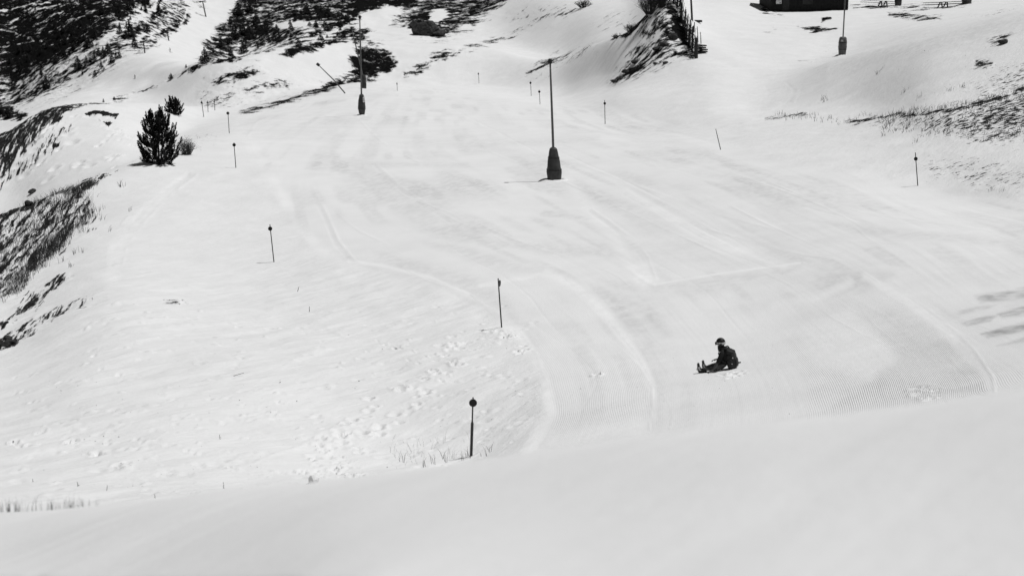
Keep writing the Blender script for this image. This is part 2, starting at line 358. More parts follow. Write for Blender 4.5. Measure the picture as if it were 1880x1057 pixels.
# crust: wind-scoured or skied-off, greyer snow
ICE = np.zeros(PX.shape)
for poly, val, blur in [
 ([(1790,540),(1880,527),(1960,520),(1960,540),(1880,545),(1800,552)], 1.28, 5), ([(1750,570),(1790,560),(1830,556),(1810,566),(1760,577)], .6, 4),
 ([(1830,575),(1890,555),(1960,548),(1960,566),(1880,578),(1840,582)], 1.28, 4), ([(1765,592),(1810,578),(1830,578),(1818,588),(1776,598)], 1.44, 4),
 ([(1800,612),(1850,598),(1890,590),(1960,585),(1960,600),(1880,606),(1812,618)], 1.60, 4), ([(1830,632),(1890,614),(1960,606),(1960,616),(1880,626)], 1.12, 4),
 ([(1500,510),(1560,500),(1640,505),(1600,530),(1520,545)], .55, 12), ([(1100,515),(1220,520),(1470,490),(1440,510),(1300,540),(1150,540)], .35, 10),
 ([(640,480),(760,500),(900,560),(960,600),(930,540),(860,500),(720,470)], .35, 12), ([(780,445),(860,452),(940,480),(1000,500),(900,490)], .35, 10),
 ([(860,440),(1000,445),(1120,455),(1180,470),(1000,465)], .4, 8), ([(620,345),(680,330),(760,345),(700,360)], .4, 9),
 ([(560,300),(700,298),(860,300),(860,308),(700,308)], .35, 5), ([(1280,320),(1420,330),(1560,360),(1560,372),(1400,345)], .35, 8),
 ([(1000,385),(1090,400),(1080,405),(990,395)], .45, 4), ([(1480,400),(1640,420),(1880,440),(1880,452),(1600,432)], .35, 8),
 ([(700,262),(900,258),(1100,250),(1100,258),(900,270)], .3, 6), ([(1560,95),(1700,60),(1880,25),(1880,50),(1700,100),(1560,130),(1450,130)], .4, 14)]:
    ICE = np.maximum(ICE, val*region(poly, blur, 20, 240))

# grooming: distance across the run, carried from five edges the groomer left
GUIDE = [(0, [(575,345),(620,440),(700,490),(850,540),(950,610),(1000,690),(1015,760)]),
         (3.0, [(690,300),(780,375),(900,440),(1040,510),(1120,590),(1180,660),(1198,720),(1195,790)]),
         (7.5, [(850,270),(1000,350),(1200,460),(1330,540),(1410,620),(1470,700),(1490,760)]),
         (10.0, [(930,262),(1100,340),(1320,455),(1480,540),(1580,620),(1650,690),(1665,738)]),
         (12.3, [(1000,250),(1200,330),(1420,440),(1560,508),(1660,570),(1750,640),(1800,690),(1815,722)]),
         (17.0, [(1200,250),(1500,350),(1700,440),(1880,560)])]
def grid_pick(px, py, dmin=14.):
    c = int(np.clip(np.searchsorted(colpx, px), 0, C-1))
    ys = PY[c]; ok = D[c] > dmin
    j = np.argmax(ok & (ys <= py))
    return X[c, j], Y[c, j]
gp = []; gu = []
for u, ln in GUIDE:
    for (ax, ay), (bx, by) in zip(ln[:-1], ln[1:]):
        for t in (0, .5):
            gp.append(grid_pick(ax+(bx-ax)*t, ay+(by-ay)*t)); gu.append(u)
    gp.append(grid_pick(*ln[-1])); gu.append(u)
gp = np.array(gp); gu = np.array(gu, float)
gs = np.array([1.0, 0.5])
def kern(a, b): return np.sqrt((((a[:, None, :]-b[None, :, :])*gs)**2).sum(2) + 1.0)
n = len(gp)
A = np.zeros((n+3, n+3)); A[:n, :n] = kern(gp, gp) - 0.02*np.eye(n); A[:n, n] = 1; A[:n, n+1:] = gp; A[n:, :n] = A[:n, n:].T
wts = np.linalg.lstsq(A, np.concatenate([gu, [0,0,0]]), rcond=None)[0]
GU = np.zeros(PX.shape); sel = (D > 20) & (D < 240) & (PX > 300) & (PX < 2000)
q = np.stack([X[sel], Y[sel]], 1); res = np.zeros(len(q))
for i in range(0, len(q), 50000):
    qq = q[i:i+50000]; res[i:i+50000] = kern(qq, gp) @ wts[:n] + wts[n] + qq @ wts[n+1:]
GU[sel] = res
GW = np.maximum.reduce([
  1.0*region([(1600,505),(1640,530),(1745,625),(1800,680),(1816,726),(1480,768),(1600,690),(1560,620),(1540,560)], 10, 20, 60),
  .62*region([(1390,560),(1500,530),(1600,505),(1640,540),(1700,660),(1560,770),(1480,775),(1485,700),(1440,630)], 10, 20, 60),
  .5*region([(965,570),(1040,520),(1120,590),(1180,660),(1197,720),(1190,770),(1010,820),(1018,760),(1005,690)], 8, 20, 60),
  .4*region([(1650,500),(1880,520),(1960,520),(1960,720),(1830,718),(1790,650)], 14, 20, 60),
  .12*PISTE*(1-sstep(60, 75, D))])
ICE = np.maximum(ICE, PISTE*sstep(24, 40, D)*(.36*sstep(.02, .34, vnoise(GU/1.3+3, D/13, 61)) + .35*sstep(.05, .35, vnoise(GU/.45, D/7, 62)))*(.4+.6*sstep(-.2, .2, vnoise(X/9, Y/9, 63))))
GW *= 1 - .55*sstep(36, 52, D)
# ribbons of loose bright snow thrown up by the groomer and by turning skis
for ln, w_, v_ in [([(1005,500),(1060,530),(1110,575),(1150,625),(1185,680),(1199,725)], 10, .45), ([(880,524),(940,513),(990,503),(1030,508)], 5, .4), ([(1150,352),(1260,418),(1350,456),(1440,490)], 7, .4),
                   ([(1590,508),(1660,545),(1720,592),(1752,622)], 10, .4), ([(1040,330),(1090,395),(1130,440),(1165,490),(1180,515)], 16, .3), ([(200,520),(215,450),(262,395),(330,330)], 16, .3),
                   ([(640,480),(700,486),(790,507),(860,538)], 4, .4), ([(1200,524),(1300,507),(1400,493),(1470,484)], 2.5, .5), ([(1420,560),(1500,545),(1560,520)], 10, .3)]:
    ICE = ICE*(1-.8*region(ln, w_*.8, 22, 240, False, w_*.6)) - v_*.6*region(ln, w_*.8, 22, 240, False, w_*.6)
    GW *= 1-.8*region(ln, w_*.8, 22, 240, False, w_*.6)
for pl, v_ in [([(955,836),(1010,798),(1100,778),(1195,766),(1190,796),(1000,828)], .4), ([(1470,610),(1560,565),(1610,610),(1650,655),(1600,694),(1500,668)], .3), ([(1150,500),(1185,480),(1210,520),(1180,530)], .4)]:
    q_ = region(pl, 14, 20, 240); ICE = ICE*(1-.7*q_) - v_*.6*q_; GW *= 1-.7*q_
# broken up where skis have crossed
GW *= .6 + .4*sstep(-.22, .12, vnoise(X/1.9, Y/4.5, 31)) * (1-.8*sstep(.1, .3, vnoise(X/.9, Y/1.6, 32)))
Z = Z + PISTE*(1-sstep(70, 160, D))*((.016*vnoise(GU/.9, D/9, 21) + .010*vnoise(GU/.25, D/5, 22))*(.3+.9*sstep(-.1, .25, vnoise(X/8, Y/8, 25))) + .004*vnoise(GU/.11, D/6, 24))
Z = Z + PISTE*sstep(50, 110, D)*(.10*vnoise(GU/1.6, D/30, 23))

# tracks and edges in the snow: line, half-width px, height m
for line, wpx, hgt in [
 ([(575,345),(600,392),(622,442),(652,479),(700,491),(780,511),(850,541),(905,568),(952,604),(985,650),(1003,700)], 4, .07),
 ([(570,352),(594,398),(615,448),(648,486),(700,498),(780,518),(850,549),(900,575),(948,612)], 3, -.05),
 ([(690,302),(740,346),(780,372),(830,402),(900,432),(1000,452)], 3, .05), ([(686,306),(736,351),(776,378),(826,408)], 2.5, -.04),
 ([(1088,385),(1130,415),(1165,440),(1190,472),(1204,512)], 4, .06), ([(1080,388),(1124,420),(1158,446),(1182,480)], 4, -.05),
 ([(1200,526),(1300,509),(1400,495),(1475,485)], 2.2, .06), ([(1160,500),(1180,515),(1200,526)], 5, .06),
 ([(1040,512),(1092,552),(1132,602),(1172,652),(1197,702),(1199,775)], 3, .05), ([(1048,510),(1100,550),(1140,600),(1180,650),(1206,702),(1208,770)], 4, -.03),
 ([(1030,508),(980,505),(930,515),(880,525)], 4, .04),
 ([(1600,497),(1700,487),(1800,494),(1890,512)], 3, .07), ([(1600,502),(1700,493),(1800,501),(1890,520)], 3, -.05),
 ([(1475,487),(1560,500),(1640,517),(1700,560),(1790,640),(1822,690),(1826,722)], 5, .08),
 ([(1150,352),(1300,432),(1420,490),(1540,512)], 4, .05), ([(1144,358),(1292,438),(1410,494)], 3, -.04),
 ([(1200,292),(1400,342),(1600,392),(1890,432)], 3, .05), ([(1030,260),(1200,300),(1400,360),(1600,410)], 2.5, -.05), ([(1060,300),(1300,390),(1500,440),(1890,460)], 3, .05),
 ([(1300,420),(1480,470),(1600,490)], 3, .06), ([(760,160),(860,215),(960,265),(1000,290)], 2.5, -.05), ([(540,170),(640,200),(700,260),(770,300)], 2, .05),
 ([(478,310),(455,250),(470,225),(500,200)], 3, .05), ([(430,300),(640,292),(900,270)], 2, -.05), ([(470,330),(700,320),(960,300)], 2, .04),
 ([(1440,148),(1458,165),(1450,185),(1420,202)], 2.5, -.10), ([(1450,140),(1466,165),(1456,190),(1424,208)], 2, .06), ([(1400,150),(1412,170),(1395,200)], 2.5, -.07),
 ([(205,490),(212,445),(250,400),(300,350),(345,318)], 7, -.10), ([(225,492),(232,450),(268,405),(318,352),(360,320)], 5, .09), ([(195,480),(200,440),(236,396)], 4, .08),
 ([(340,540),(400,560),(520,570),(700,566)], 6, -.08), ([(345,526),(410,546),(530,556),(690,552)], 5, .07),
 ([(0,706),(80,655),(180,600),(230,560)], 5, .06), ([(100,700),(230,620),(330,560)], 5, .06), ([(420,684),(445,688),(462,684)], 1.4, -.10),
 ([(470,700),(560,650),(650,610),(700,590)], 5, .08), ([(600,600),(650,625),(690,612),(740,590)], 4, .09), ([(470,850),(600,800),(720,740)], 5, .10), ([(560,810),(700,735),(800,690)], 4, .08),
 ([(20,836),(120,818),(240,800)], 5, .09), ([(210,918),(330,880),(440,860),(560,815)], 4, .08), ([(650,655),(690,640),(700,625)], 4, .08)]:
    m = region(line, wpx*.7, 20, 300, False, wpx*.3)
    Z = Z + .42*hgt*m*(.3+.7*sstep(40, 90, D))*np.clip(.55 + 1.5*vnoise(X/3.1, Y/5.3, 41) + .8*vnoise(X/.6, Y/.6, 40), 0, 2)

# single ski tracks down the run, between the groomer's edges
tr_ = random.Random(77)
def guide_at(u, t):
    us = [g[0] for g in GUIDE]; i = max(0, min(len(us)-2, int(np.searchsorted(us, u))-1)); f = (u-us[i])/(us[i+1]-us[i])
    def on(ln):
        q = t*(len(ln)-1); k = min(int(q), len(ln)-2); q -= k
        return np.array([ln[k][0]*(1-q)+ln[k+1][0]*q, ln[k][1]*(1-q)+ln[k+1][1]*q])
    return on(GUIDE[i][1])*(1-f) + on(GUIDE[i+1][1])*f
for i in range(20):
    u = tr_.uniform(.2, 16.5); t0 = tr_.uniform(0, .7); t1 = min(1., t0+tr_.uniform(.2, .55)); ph = tr_.uniform(0, 6); am = tr_.uniform(4, 26); du_ = tr_.uniform(-1.5, 1.5)
    ln = []
    for j in range(9):
        t = t0+(t1-t0)*j/8; p = guide_at(min(max(u+du_*j/8, .1), 16.9), t); ln.append((p[0]+am*math.sin(ph+j*.8)*(.4+.6*t), p[1]))
    m_ = region(ln, 1.1, 24, 240, False, .7)
    Z = Z + tr_.choice([-1, 1, 1])*.022*m_*np.clip(.6+1.6*vnoise(X/4, Y/6, 80+i), 0, 1.5)*(.5+.9*sstep(45, 100, D))
def dent(px, py, rad, depth, dmin=18, rim=.3):
    depth *= .85
    x, y = grid_pick(px, py, dmin)
    c0, c1 = np.searchsorted(colpx, [px-60, px+60]); c1 = min(c1, C)
    sx = X[c0:c1]-x; sy = Y[c0:c1]-y; r2 = (sx*sx+sy*sy)/rad**2
    Z[c0:c1] += np.where(r2 < 9, -depth*np.exp(-r2) + rim*depth*np.exp(-(np.sqrt(r2)-1.7)**2*4), 0)
pr = random.Random(3)
# boot prints climbing across the left field
def prints(line, n, spread):
    for i in range(n):
        t = i/(n-1)*(len(line)-1); k = min(int(t), len(line)-2); t -= k
        px = line[k][0]*(1-t)+line[k+1][0]*t; py = line[k][1]*(1-t)+line[k+1][1]*t
        dent(px + (spread if i % 2 else -spread) + pr.gauss(0, 8), py + pr.gauss(0, 6), pr.uniform(.07, .15), pr.uniform(.05, .22))
prints([(560,858),(620,800),(680,750),(740,712),(790,690),(830,640),(845,622)], 32, 7)
prints([(640,850),(700,785),(760,735),(800,700),(838,660)], 16, 9)
prints([(700,790),(640,800),(590,815)], 8, 4)
prints([(905,612),(925,618),(945,640),(970,640)], 9, 6)
for px, py, s in [(728,640,5),(700,632,3),(330,555,6),(940,620,10),(955,645,8),(600,868,16),(630,858,14),(655,872,10),(225,855,8),(30,812,8),(1345,690,10),(420,860,6),(130,808,10),(170,830,10),(1095,690,4),(1700,730,12),(1690,715,10)]:
    for i in range(3 + s//2):
        dent(px + pr.gauss(0, s), py + pr.gauss(0, s*.4), pr.uniform(.06, .11), pr.uniform(.05, .13))
for i in range(420):   # lumps and pits of wind crust in the left field
    px = pr.uniform(20, 980); py = pr.uniform(560, 925)
    if px > 150 or py > 680: dent(px, py, pr.uniform(.06, .16), pr.choice([-1, 1])*pr.uniform(.02, .07))
for i in range(60):    # hollows melted round stones on the slope of the second hill
    dent(pr.uniform(20, 300), pr.uniform(210, 330), pr.uniform(.2, .5), pr.uniform(.1, .3), 110)
# bare patches are lumpy
Z = Z + VEG*sstep(45, 60, D)*(.30*vnoise(X/.9, Y/.9, 50)+.18*vnoise(X/.35, Y/.35, 51))*(1+1.5*far)
# pits melted round the snow-lance wraps
def screen_rows(): 
    zz = Z-CAMZ; fw = Y*math.cos(PITCH) - zz*math.sin(PITCH); up = Y*math.sin(PITCH) + zz*math.cos(PITCH)
    return W/2 + F*X/fw, H/2 - F*up/fw
SX, SY = screen_rows()

# mesh ------------------------------------------------------------------
co = np.stack([X, Y, Z], 2)
du = np.gradient(co, axis=0); dv = np.gradient(co, axis=1)
NRM = np.cross(du, dv); NRM /= np.maximum(np.linalg.norm(NRM, axis=2, keepdims=True), 1e-9)
NRM[NRM[:, :, 2] < 0] *= -1

def ground_mesh(name, r0, r1, mat):
    sub = co[:, r0:r1+1]; nr = r1-r0+1
    me = bpy.data.meshes.new(name)
    nv = C*nr; nf = (C-1)*(nr-1)
    me.vertices.add(nv); me.vertices.foreach_set('co', sub.reshape(-1).astype(np.float32))
    idx = np.arange(nv, dtype=np.int32).reshape(C, nr)
    q = np.stack([idx[:-1, :-1], idx[1:, :-1], idx[1:, 1:], idx[:-1, 1:]], 2).reshape(-1)
    me.loops.add(nf*4); me.loops.foreach_set('vertex_index', q)
    me.polygons.add(nf); me.polygons.foreach_set('loop_start', np.arange(0, nf*4, 4, dtype=np.int32))
    try: me.polygons.foreach_set('loop_total', np.full(nf, 4, dtype=np.int32))
    except Exception: pass
    me.update(calc_edges=True); me.validate()
    me.polygons.foreach_set('use_smooth', np.ones(nf, bool))
    me.normals_split_custom_set_from_vertices(NRM[:, r0:r1+1].reshape(-1, 3).tolist())
    for nm, arr in (('bare', VEG), ('across', GU), ('groomed', GW), ('crust', ICE), ('piste', PISTE), ('far', far), ('near', fg)):
        at = me.attributes.new(nm, 'FLOAT', 'POINT'); at.data.foreach_set('value', arr[:, r0:r1+1].reshape(-1).astype(np.float32))
    me.materials.append(mat)
    o = bpy.data.objects.new(name, me); COL.objects.link(o); o['kind'] = 'structure'
    return o

def snow_material():
    m = bpy.data.materials.new('snow_and_bare_ground'); m.use_nodes = True; nt = m.node_tree; L = nt.links.new
    b = nt.nodes['Principled BSDF']; b.inputs['Roughness'].default_value = .75; b.inputs['Specular IOR Level'].default_value = .15
    def att(n): a = N(nt, 'ShaderNodeAttribute'); a.attribute_name = n; return a.outputs['Fac']
    def math_(op, a, b_=None, c=None):
        x = N(nt, 'ShaderNodeMath', operation=op)
        for i, v in enumerate((a, b_, c)):
            if v is None: continue
            if isinstance(v, (int, float)): x.inputs[i].default_value = v
            else: L(v, x.inputs[i])
        return x.outputs[0]
    def noise(vec, scale, detail, rough=.5):
        n = N(nt, 'ShaderNodeTexNoise'); n.inputs['Scale'].default_value = scale; n.inputs['Detail'].default_value = detail; n.inputs['Roughness'].default_value = rough
        L(vec, n.inputs['Vector']); return n.outputs[0]
    def mapping(rot, scale):
        mp = N(nt, 'ShaderNodeMapping', vector_type='TEXTURE'); mp.inputs['Rotation'].default_value = (0, 0, -rot); mp.inputs['Scale'].default_value = [1/q for q in scale]
        L(geo.outputs['Position'], mp.inputs['Vector']); return mp.outputs[0]
    def rng_(v, a, b_, c, d):
        r = N(nt, 'ShaderNodeMapRange'); r.clamp = True
        for i, q in zip(('From Min', 'From Max', 'To Min', 'To Max'), (a, b_, c, d)):
            if isinstance(q, (int, float)): r.inputs[i].default_value = q
            else: L(q, r.inputs[i])
        L(v, r.inputs['Value']); return r.outputs[0]
    def mixf(f, a, b_): return math_('ADD', math_('MULTIPLY', math_('SUBTRACT', 1.0, f), a), math_('MULTIPLY', f, b_))
    geo = N(nt, 'ShaderNodeNewGeometry')
    bare, farA, crust, gw, pst, near = att('bare'), att('far'), att('crust'), att('groomed'), att('piste'), att('near')
    # bare ground pattern: streaks along the fall line near, clumps far away
    n_near = noise(mapping(-bearing((1700, 256), (1790, 214)), (.75, 1.5, .8)), 2.6, 8, .72)
    n_left = noise(mapping(-bearing((30, 500), (110, 395)), (.16, 1.5, .3)), 1.9, 8, .72)
    sp = N(nt, 'ShaderNodeSeparateXYZ'); L(geo.outputs['Position'], sp.inputs[0])
    n_near = mixf(rng_(sp.outputs[0], -16., -20., 0., 1.), n_near, n_left)
    n_far = noise(mapping(math.radians(-20), (.55, 1., 1.)), .55, 9, .8)
    far_tex = rng_(sp.outputs[1], 138., 160., 0., 1.)
    n = mixf(far_tex, n_near, n_far)
    thr = math_('SUBTRACT', .5, math_('MULTIPLY', math_('SUBTRACT', bare, .5), .38))
    fac = rng_(math_('SUBTRACT', n, thr), -.022, .022, 0., 1.)
    fac = math_('MULTIPLY', fac, rng_(bare, .08, .16, 0., 1.))
    soil = rng_(noise(geo.outputs['Position'], 1.7, 8, .7), .3, .7, .0015, mixf(far_tex, .06, .015))
    # snow: fresh, groomed and crusted
    sn = rng_(noise(geo.outputs['Position'], .35, 6, .6), .3, .7, .80, .86)
    sn = math_('SUBTRACT', sn, math_('MULTIPLY', crust, rng_(noise(mapping(.2, (1., .5, 1.)), 2.5, 5), .35, .65, .09, .28)))
    col = mixf(fac, sn, soil)
    cb = N(nt, 'ShaderNodeCombineColor'); [L(col, cb.inputs[i]) for i in range(3)]
    L(cb.outputs[0], b.inputs['Base Color'])
    L(math_('SUBTRACT', .15, math_('MULTIPLY', fac, .14)), b.inputs['Specular IOR Level'])
    # relief too fine for the mesh
    snowy = math_('SUBTRACT', 1.0, fac)
    wave = math_('SINE', math_('MULTIPLY', att('across'), 2*math.pi/.056))
    h1 = math_('MULTIPLY', math_('MULTIPLY', wave, gw), .0060)
    sast = noise(mapping(math.radians(-48), (.8, 2.6, 1.)), 1.3, 8, .64)
    h2 = math_('MULTIPLY', math_('MULTIPLY', sast, math_('SUBTRACT', 1.0, pst)), math_('SUBTRACT', .085, math_('MULTIPLY', near, .073)))
    h3 = math_('MULTIPLY', noise(geo.outputs['Position'], 9., 5, .6), math_('SUBTRACT', .014, math_('MULTIPLY', near, .008)))
    h4 = math_('MULTIPLY', math_('MULTIPLY', noise(geo.outputs['Position'], 3., 8, .7), fac), .25)
    ht = math_('ADD', math_('ADD', h1, h2), math_('ADD', h3, h4))
    bp = N(nt, 'ShaderNodeBump'); bp.inputs['Strength'].default_value = 1.0; bp.inputs['Distance'].default_value = 1.0
    L(ht, bp.inputs['Height']); L(bp.outputs[0], b.inputs['Normal'])
    return m
def bearing(a, b):
    p = grid_pick(*a); q = grid_pick(*b); return math.atan2(q[1]-p[1], q[0]-p[0])
M_SNOW = snow_material()
cum = np.concatenate([[0], np.cumsum(ROWS)])
rA, rB = int(cum[3]), int(cum[13])
ground_mesh('near_snow_bank', 0, rA, M_SNOW)
ground_mesh('ski_slope', rA, rB, M_SNOW)
ground_mesh('far_hillside', rB, R-1, M_SNOW)

# looking things up on the ground ------------------------------------------
def pick(px, py, dmin=14., dmax=5000.):
    """first ground seen along a sight line"""
    cf = np.interp(px, colpx, np.arange(C)); c = int(cf); t = cf-c; c2 = min(c+1, C-1)
    ys = SY[c]*(1-t)+SY[c2]*t; ds = D[c]*(1-t)+D[c2]*t
    j = int(np.argmax((ds > dmin) & (ds < dmax) & (ys <= py)))
    if ys[j] > py or j == 0: return at(px, dmin if j == 0 else dmax)
    a = (ys[j-1]-py)/max(ys[j-1]-ys[j], 1e-6) if ys[j-1] > ys[j] else 1.
    a = min(max(a, 0), 1)
    def g(A): return (A[c, j-1]*(1-a)+A[c, j]*a)*(1-t) + (A[c2, j-1]*(1-a)+A[c2, j]*a)*t
    return Vector((g(X), g(Y), g(Z)))
def at(px, d):
    cf = np.interp(px, colpx, np.arange(C)); c = int(cf); t = cf-c; c2 = min(c+1, C-1)
    def g(A): return np.interp(d, D[c], A[c])*(1-t) + np.interp(d, D[c2], A[c2])*t
    return Vector((g(X), g(Y), g(Z)))
def ground(x, y):
    d = math.hypot(x, y); px = W/2 + F*x/max(y, .1)
    for _ in range(5):
        p = at(px, d); px += F*(x-p.x)/max(y, 1.)
    return at(px, d).z
def ray_at(px, py, y):
    """point on a sight line at the depth y"""
    a = (px-W/2)/F; b = (H/2-py)/F
    fw = math.cos(PITCH)+b*math.sin(PITCH); up = -math.sin(PITCH)+b*math.cos(PITCH)
    return Vector((a*y/fw, y, CAMZ+up*y/fw))
def mpp(p): return (p.y*math.cos(PITCH)-(p.z-CAMZ)*math.sin(PITCH))/F    # metres for one photo pixel at p

# ------------------------------------------------------------------ piste markers: a pole with a round disc near the top
def make_marker(base, top, disc, disc_r, label, turn=0., pole_r=.014, sleeve=0., sink=.25):
    """base, top, disc: world points; the pole leans from base to top"""
    root = empty('piste_marker', base, label, 'piste marker', 'piste markers along the ski run')
    b = Vector((0, 0, 0)); t = top - base; d = disc - base
    dirn = t.normalized()
    p = MB(); p.tube([b - dirn*sink, t*.5, t], [pole_r, pole_r*.95, pole_r*.8], 8); p.build('pole', M_POLE, root)
    if sleeve:
        s = MB(); s.tube([b - dirn*sink, t*sleeve*.97, t*sleeve], [pole_r*1.75, pole_r*1.7, pole_r*1.1], 8); s.build('sleeve', M_POLE, root)
    if disc_r:
        face = Vector((math.sin(turn), -math.cos(turn), -.05)).normalized()
        c = MB(); th = .014
        off_ = face*(pole_r*.9 + th)
        c.tube([d + off_ - face*th, d + off_ - face*th*.7, d + off_ + face*th*.7, d + off_ + face*th], [disc_r*.94, disc_r, disc_r, disc_r*.94], 28); c.build('disc', M_DISC, root)
    return root
def marker(bx, by, tx, ty, dx, dy, rpx, label, d=None, turn=0., pole_px=None, sleeve=0., reach=0.):
    if d: base = at(bx, d)
    else: base = pick(bx, by)
    k = mpp(base)
    top = ray_at(tx, ty, base.y); disc = ray_at(dx, dy, base.y)
    return make_marker(base, top, disc, rpx*k if rpx else 0, label, turn, max((pole_px or 1.6)*k/2, .011), sleeve)
marker(865, 862, 868.5, 729, 868.5, 738.5, 7.3, 'tallest piste marker with a big black disc, standing just behind the blurred foreground snow', d=36.0, pole_px=3.1, sleeve=.58)
marker(921, 601, 914.5, 511, 915.5, 520, 6.0, 'piste marker whose disc is turned edge-on, casting a short shadow on the snow', turn=1.28, pole_px=2.6)
marker(503, 481, 495.5, 412, 496.2, 419.5, 3.9, 'piste marker leaning left alone on the open left snowfield below the pine', pole_px=1.9)
marker(433, 308, 429.5, 262, 430, 266, 3.1, 'piste marker beside the big pine, level with its foot', pole_px=1.5)
marker(421, 245, 418.5, 205, 418.5, 208, 2.7, 'piste marker at the left run edge, next behind the one beside the big pine', pole_px=1.3)
marker(374, 215, 370, 185, 370.3, 188.5, 1.9, 'leaning nearest marker of the far cluster of three right of the small pine', pole_px=1.1)
marker(382, 206, 381, 185, 381, 188.3, 1.7, 'middle marker of the far cluster of three right of the small pine', pole_px=1.0)
marker(394.5, 203, 393.2, 184, 393.3, 187, 1.4, 'rightmost and smallest marker of the far cluster of three right of the small pine', pole_px=1.0)
marker(1685, 341, 1680.5, 280, 1681, 291.5, 3.5, 'piste marker standing below the grassy bank on the far right of the run', pole_px=1.8)
marker(1111, 228, 1110, 184, 1110.2, 190, 2.4, 'piste marker on the upper run right of the tall central snow lance', pole_px=1.3)
marker(991.5, 192, 990, 165, 990, 168.5, 2.2, 'nearer of two small piste markers just left of the central lance pole', pole_px=1.0)
marker(975.3, 176, 974, 149, 974, 152.5, 1.9, 'farther of two small piste markers just left of the central lance pole', pole_px=.9)
marker(879.5, 153, 878.2, 133, 878.3, 136, 1.4, 'tiny marker on the white slope between the far lances and the central lance', pole_px=.8)
marker(729.5, 167, 728.8, 151, 728.8, 154, 1.2, 'tiny distant marker just right of the far snow lances', pole_px=.8)
def bare_stick(bx, by, tx, ty, label, px, name='bamboo_pole', cat='pole', d=None):
    base = at(bx, d) if d else pick(bx, by); t = ray_at(tx, ty, base.y) - base; k = mpp(base)
    m = MB(); m.tube([-t.normalized()*.25, t*.6, t], [px*k/2, px*k/2*.9, px*k/2*.7], 7)
    return tag(m.build(name, M_POLE, None, loc=base), label, cat)
bare_stick(1323, 275, 1314, 237, 'thin leaning pole without a disc on the snow right of the upper run', 1.5)

# ------------------------------------------------------------------ snow lances: tall pole in a padded wrap
def wrap_mesh(prof, n=8, power=3.2, lean=(0, 0)):
    """prof: (height, half width) -> rounded-square padded wrap with creases"""
    vs = []; fs = []; seg = 24; h1 = prof[-1][0]; r2 = random.Random(len(prof)*7)
    rows = []
    for i in range(len(prof)-1):
        for t in (0, .34, .67): rows.append((prof[i][0]*(1-t)+prof[i+1][0]*t, prof[i][1]*(1-t)+prof[i+1][1]*t))
    rows.append(prof[-1]); rows.append((h1+.03, prof[-1][1]*.75)); rows.append((h1+.05, prof[-1][1]*.35))
    ph = r2.uniform(0, 6)
    for z, r in rows:
        for k in range(seg):
            w = 2*math.pi*k/seg + .35
            c, s = math.cos(w), math.sin(w)
            q = (abs(c)**power + abs(s)**power)**(-1/power)
            rr = r*q*(1 + .025*math.sin(9*z+ph+2*w) + r2.uniform(-.012, .012))
            vs.append((c*rr + lean[0]*z, s*rr + lean[1]*z, z))
    m = len(rows)
    for i in range(m-1):
        for k in range(seg):
            k2 = (k+1) % seg; fs.append((i*seg+k, i*seg+k2, (i+1)*seg+k2, (i+1)*seg+k))
    fs.append(tuple((m-1)*seg+k for k in range(seg)))
    return vs, fs
def snow_lance(base, prof, top, label, pole_r, mat=None, pole_from=None, head_r=None, name='snow_lance', strap=True):
    """top: world point of the nozzle head; prof in metres"""
    root = empty(name, base, label, 'snow lance', 'snow-making lances along the run')
    t = top - base; hp = prof[-1][0] if prof else 0
    lean = (t.x/t.z, t.y/t.z) if prof else (0, 0)
    b0 = (pole_from - base) if pole_from is not None else Vector((0, 0, 0))
    if prof:
        m = MB(); vs, fs = wrap_mesh(prof, lean=(lean[0] if pole_from is None else 0, 0)); m.add(vs, fs)
        pad = recalc(m.build('padding', mat or M_PAD, root, smooth=True))
        if strap:
            for zf in (.33, .70):
                z = hp*zf; r = np.interp(z, [p[0] for p in prof], [p[1] for p in prof])
                s = MB(); vs2 = []; fs2 = []; sg = 24
                for zz in (z-.04, z+.04):
                    for k in range(sg):
                        w = 2*math.pi*k/sg+.35; c, s_ = math.cos(w), math.sin(w); q = (abs(c)**3.2+abs(s_)**3.2)**(-1/3.2)
                        vs2.append((c*r*q*1.05 + (lean[0] if pole_from is None else 0)*zz, s_*r*q*1.05, zz))
                for k in range(sg): fs2.append((k, (k+1) % sg, sg+(k+1) % sg, sg+k))
                s.add(vs2, fs2); s.build('strap', M_POLE, root)
    p = MB(); p.tube([b0 if pole_from is not None else Vector((0, 0, -.3)), b0*.6+t*.4, b0*.25 + t*.75, t], [pole_r, pole_r*.95, pole_r*.8, pole_r*.62], 10)
    p.build('mast', M_STEEL, root, smooth=True)
    hr = head_r or pole_r*1.6; dirn = (t-b0).normalized()
    h = MB(); h.tube([t - dirn*hr*1.2, t - dirn*hr, t + dirn*hr*.9, t + dirn*hr*1.3], [hr*.6, hr, hr, hr*.5], 12)
    side = Vector((1, 0, 0))
    for a in range(4):
        w = a*math.pi/2 + .4; q = Vector((math.cos(w), math.sin(w), .15))*hr
        h.tube([t + q*.7, t + q*1.6], [hr*.28, hr*.22], 6)
    h.build('nozzle_head', M_POLE, root)
    return root, lean
def prof_px(k, rows): return [(h*k, w*k/2) for h, w in rows]
# central lance
B = pick(1018, 331.5); k = mpp(B)
snow_lance(B, prof_px(k, [(-6,23),(0,25),(6,26.5),(16,27.5),(26,25),(40,21),(52,16.5),(58,13.5),(60,10)]), ray_at(1010, 113, B.y),
   'tall central snow lance with a tapered dark padded base in mid run', .085)
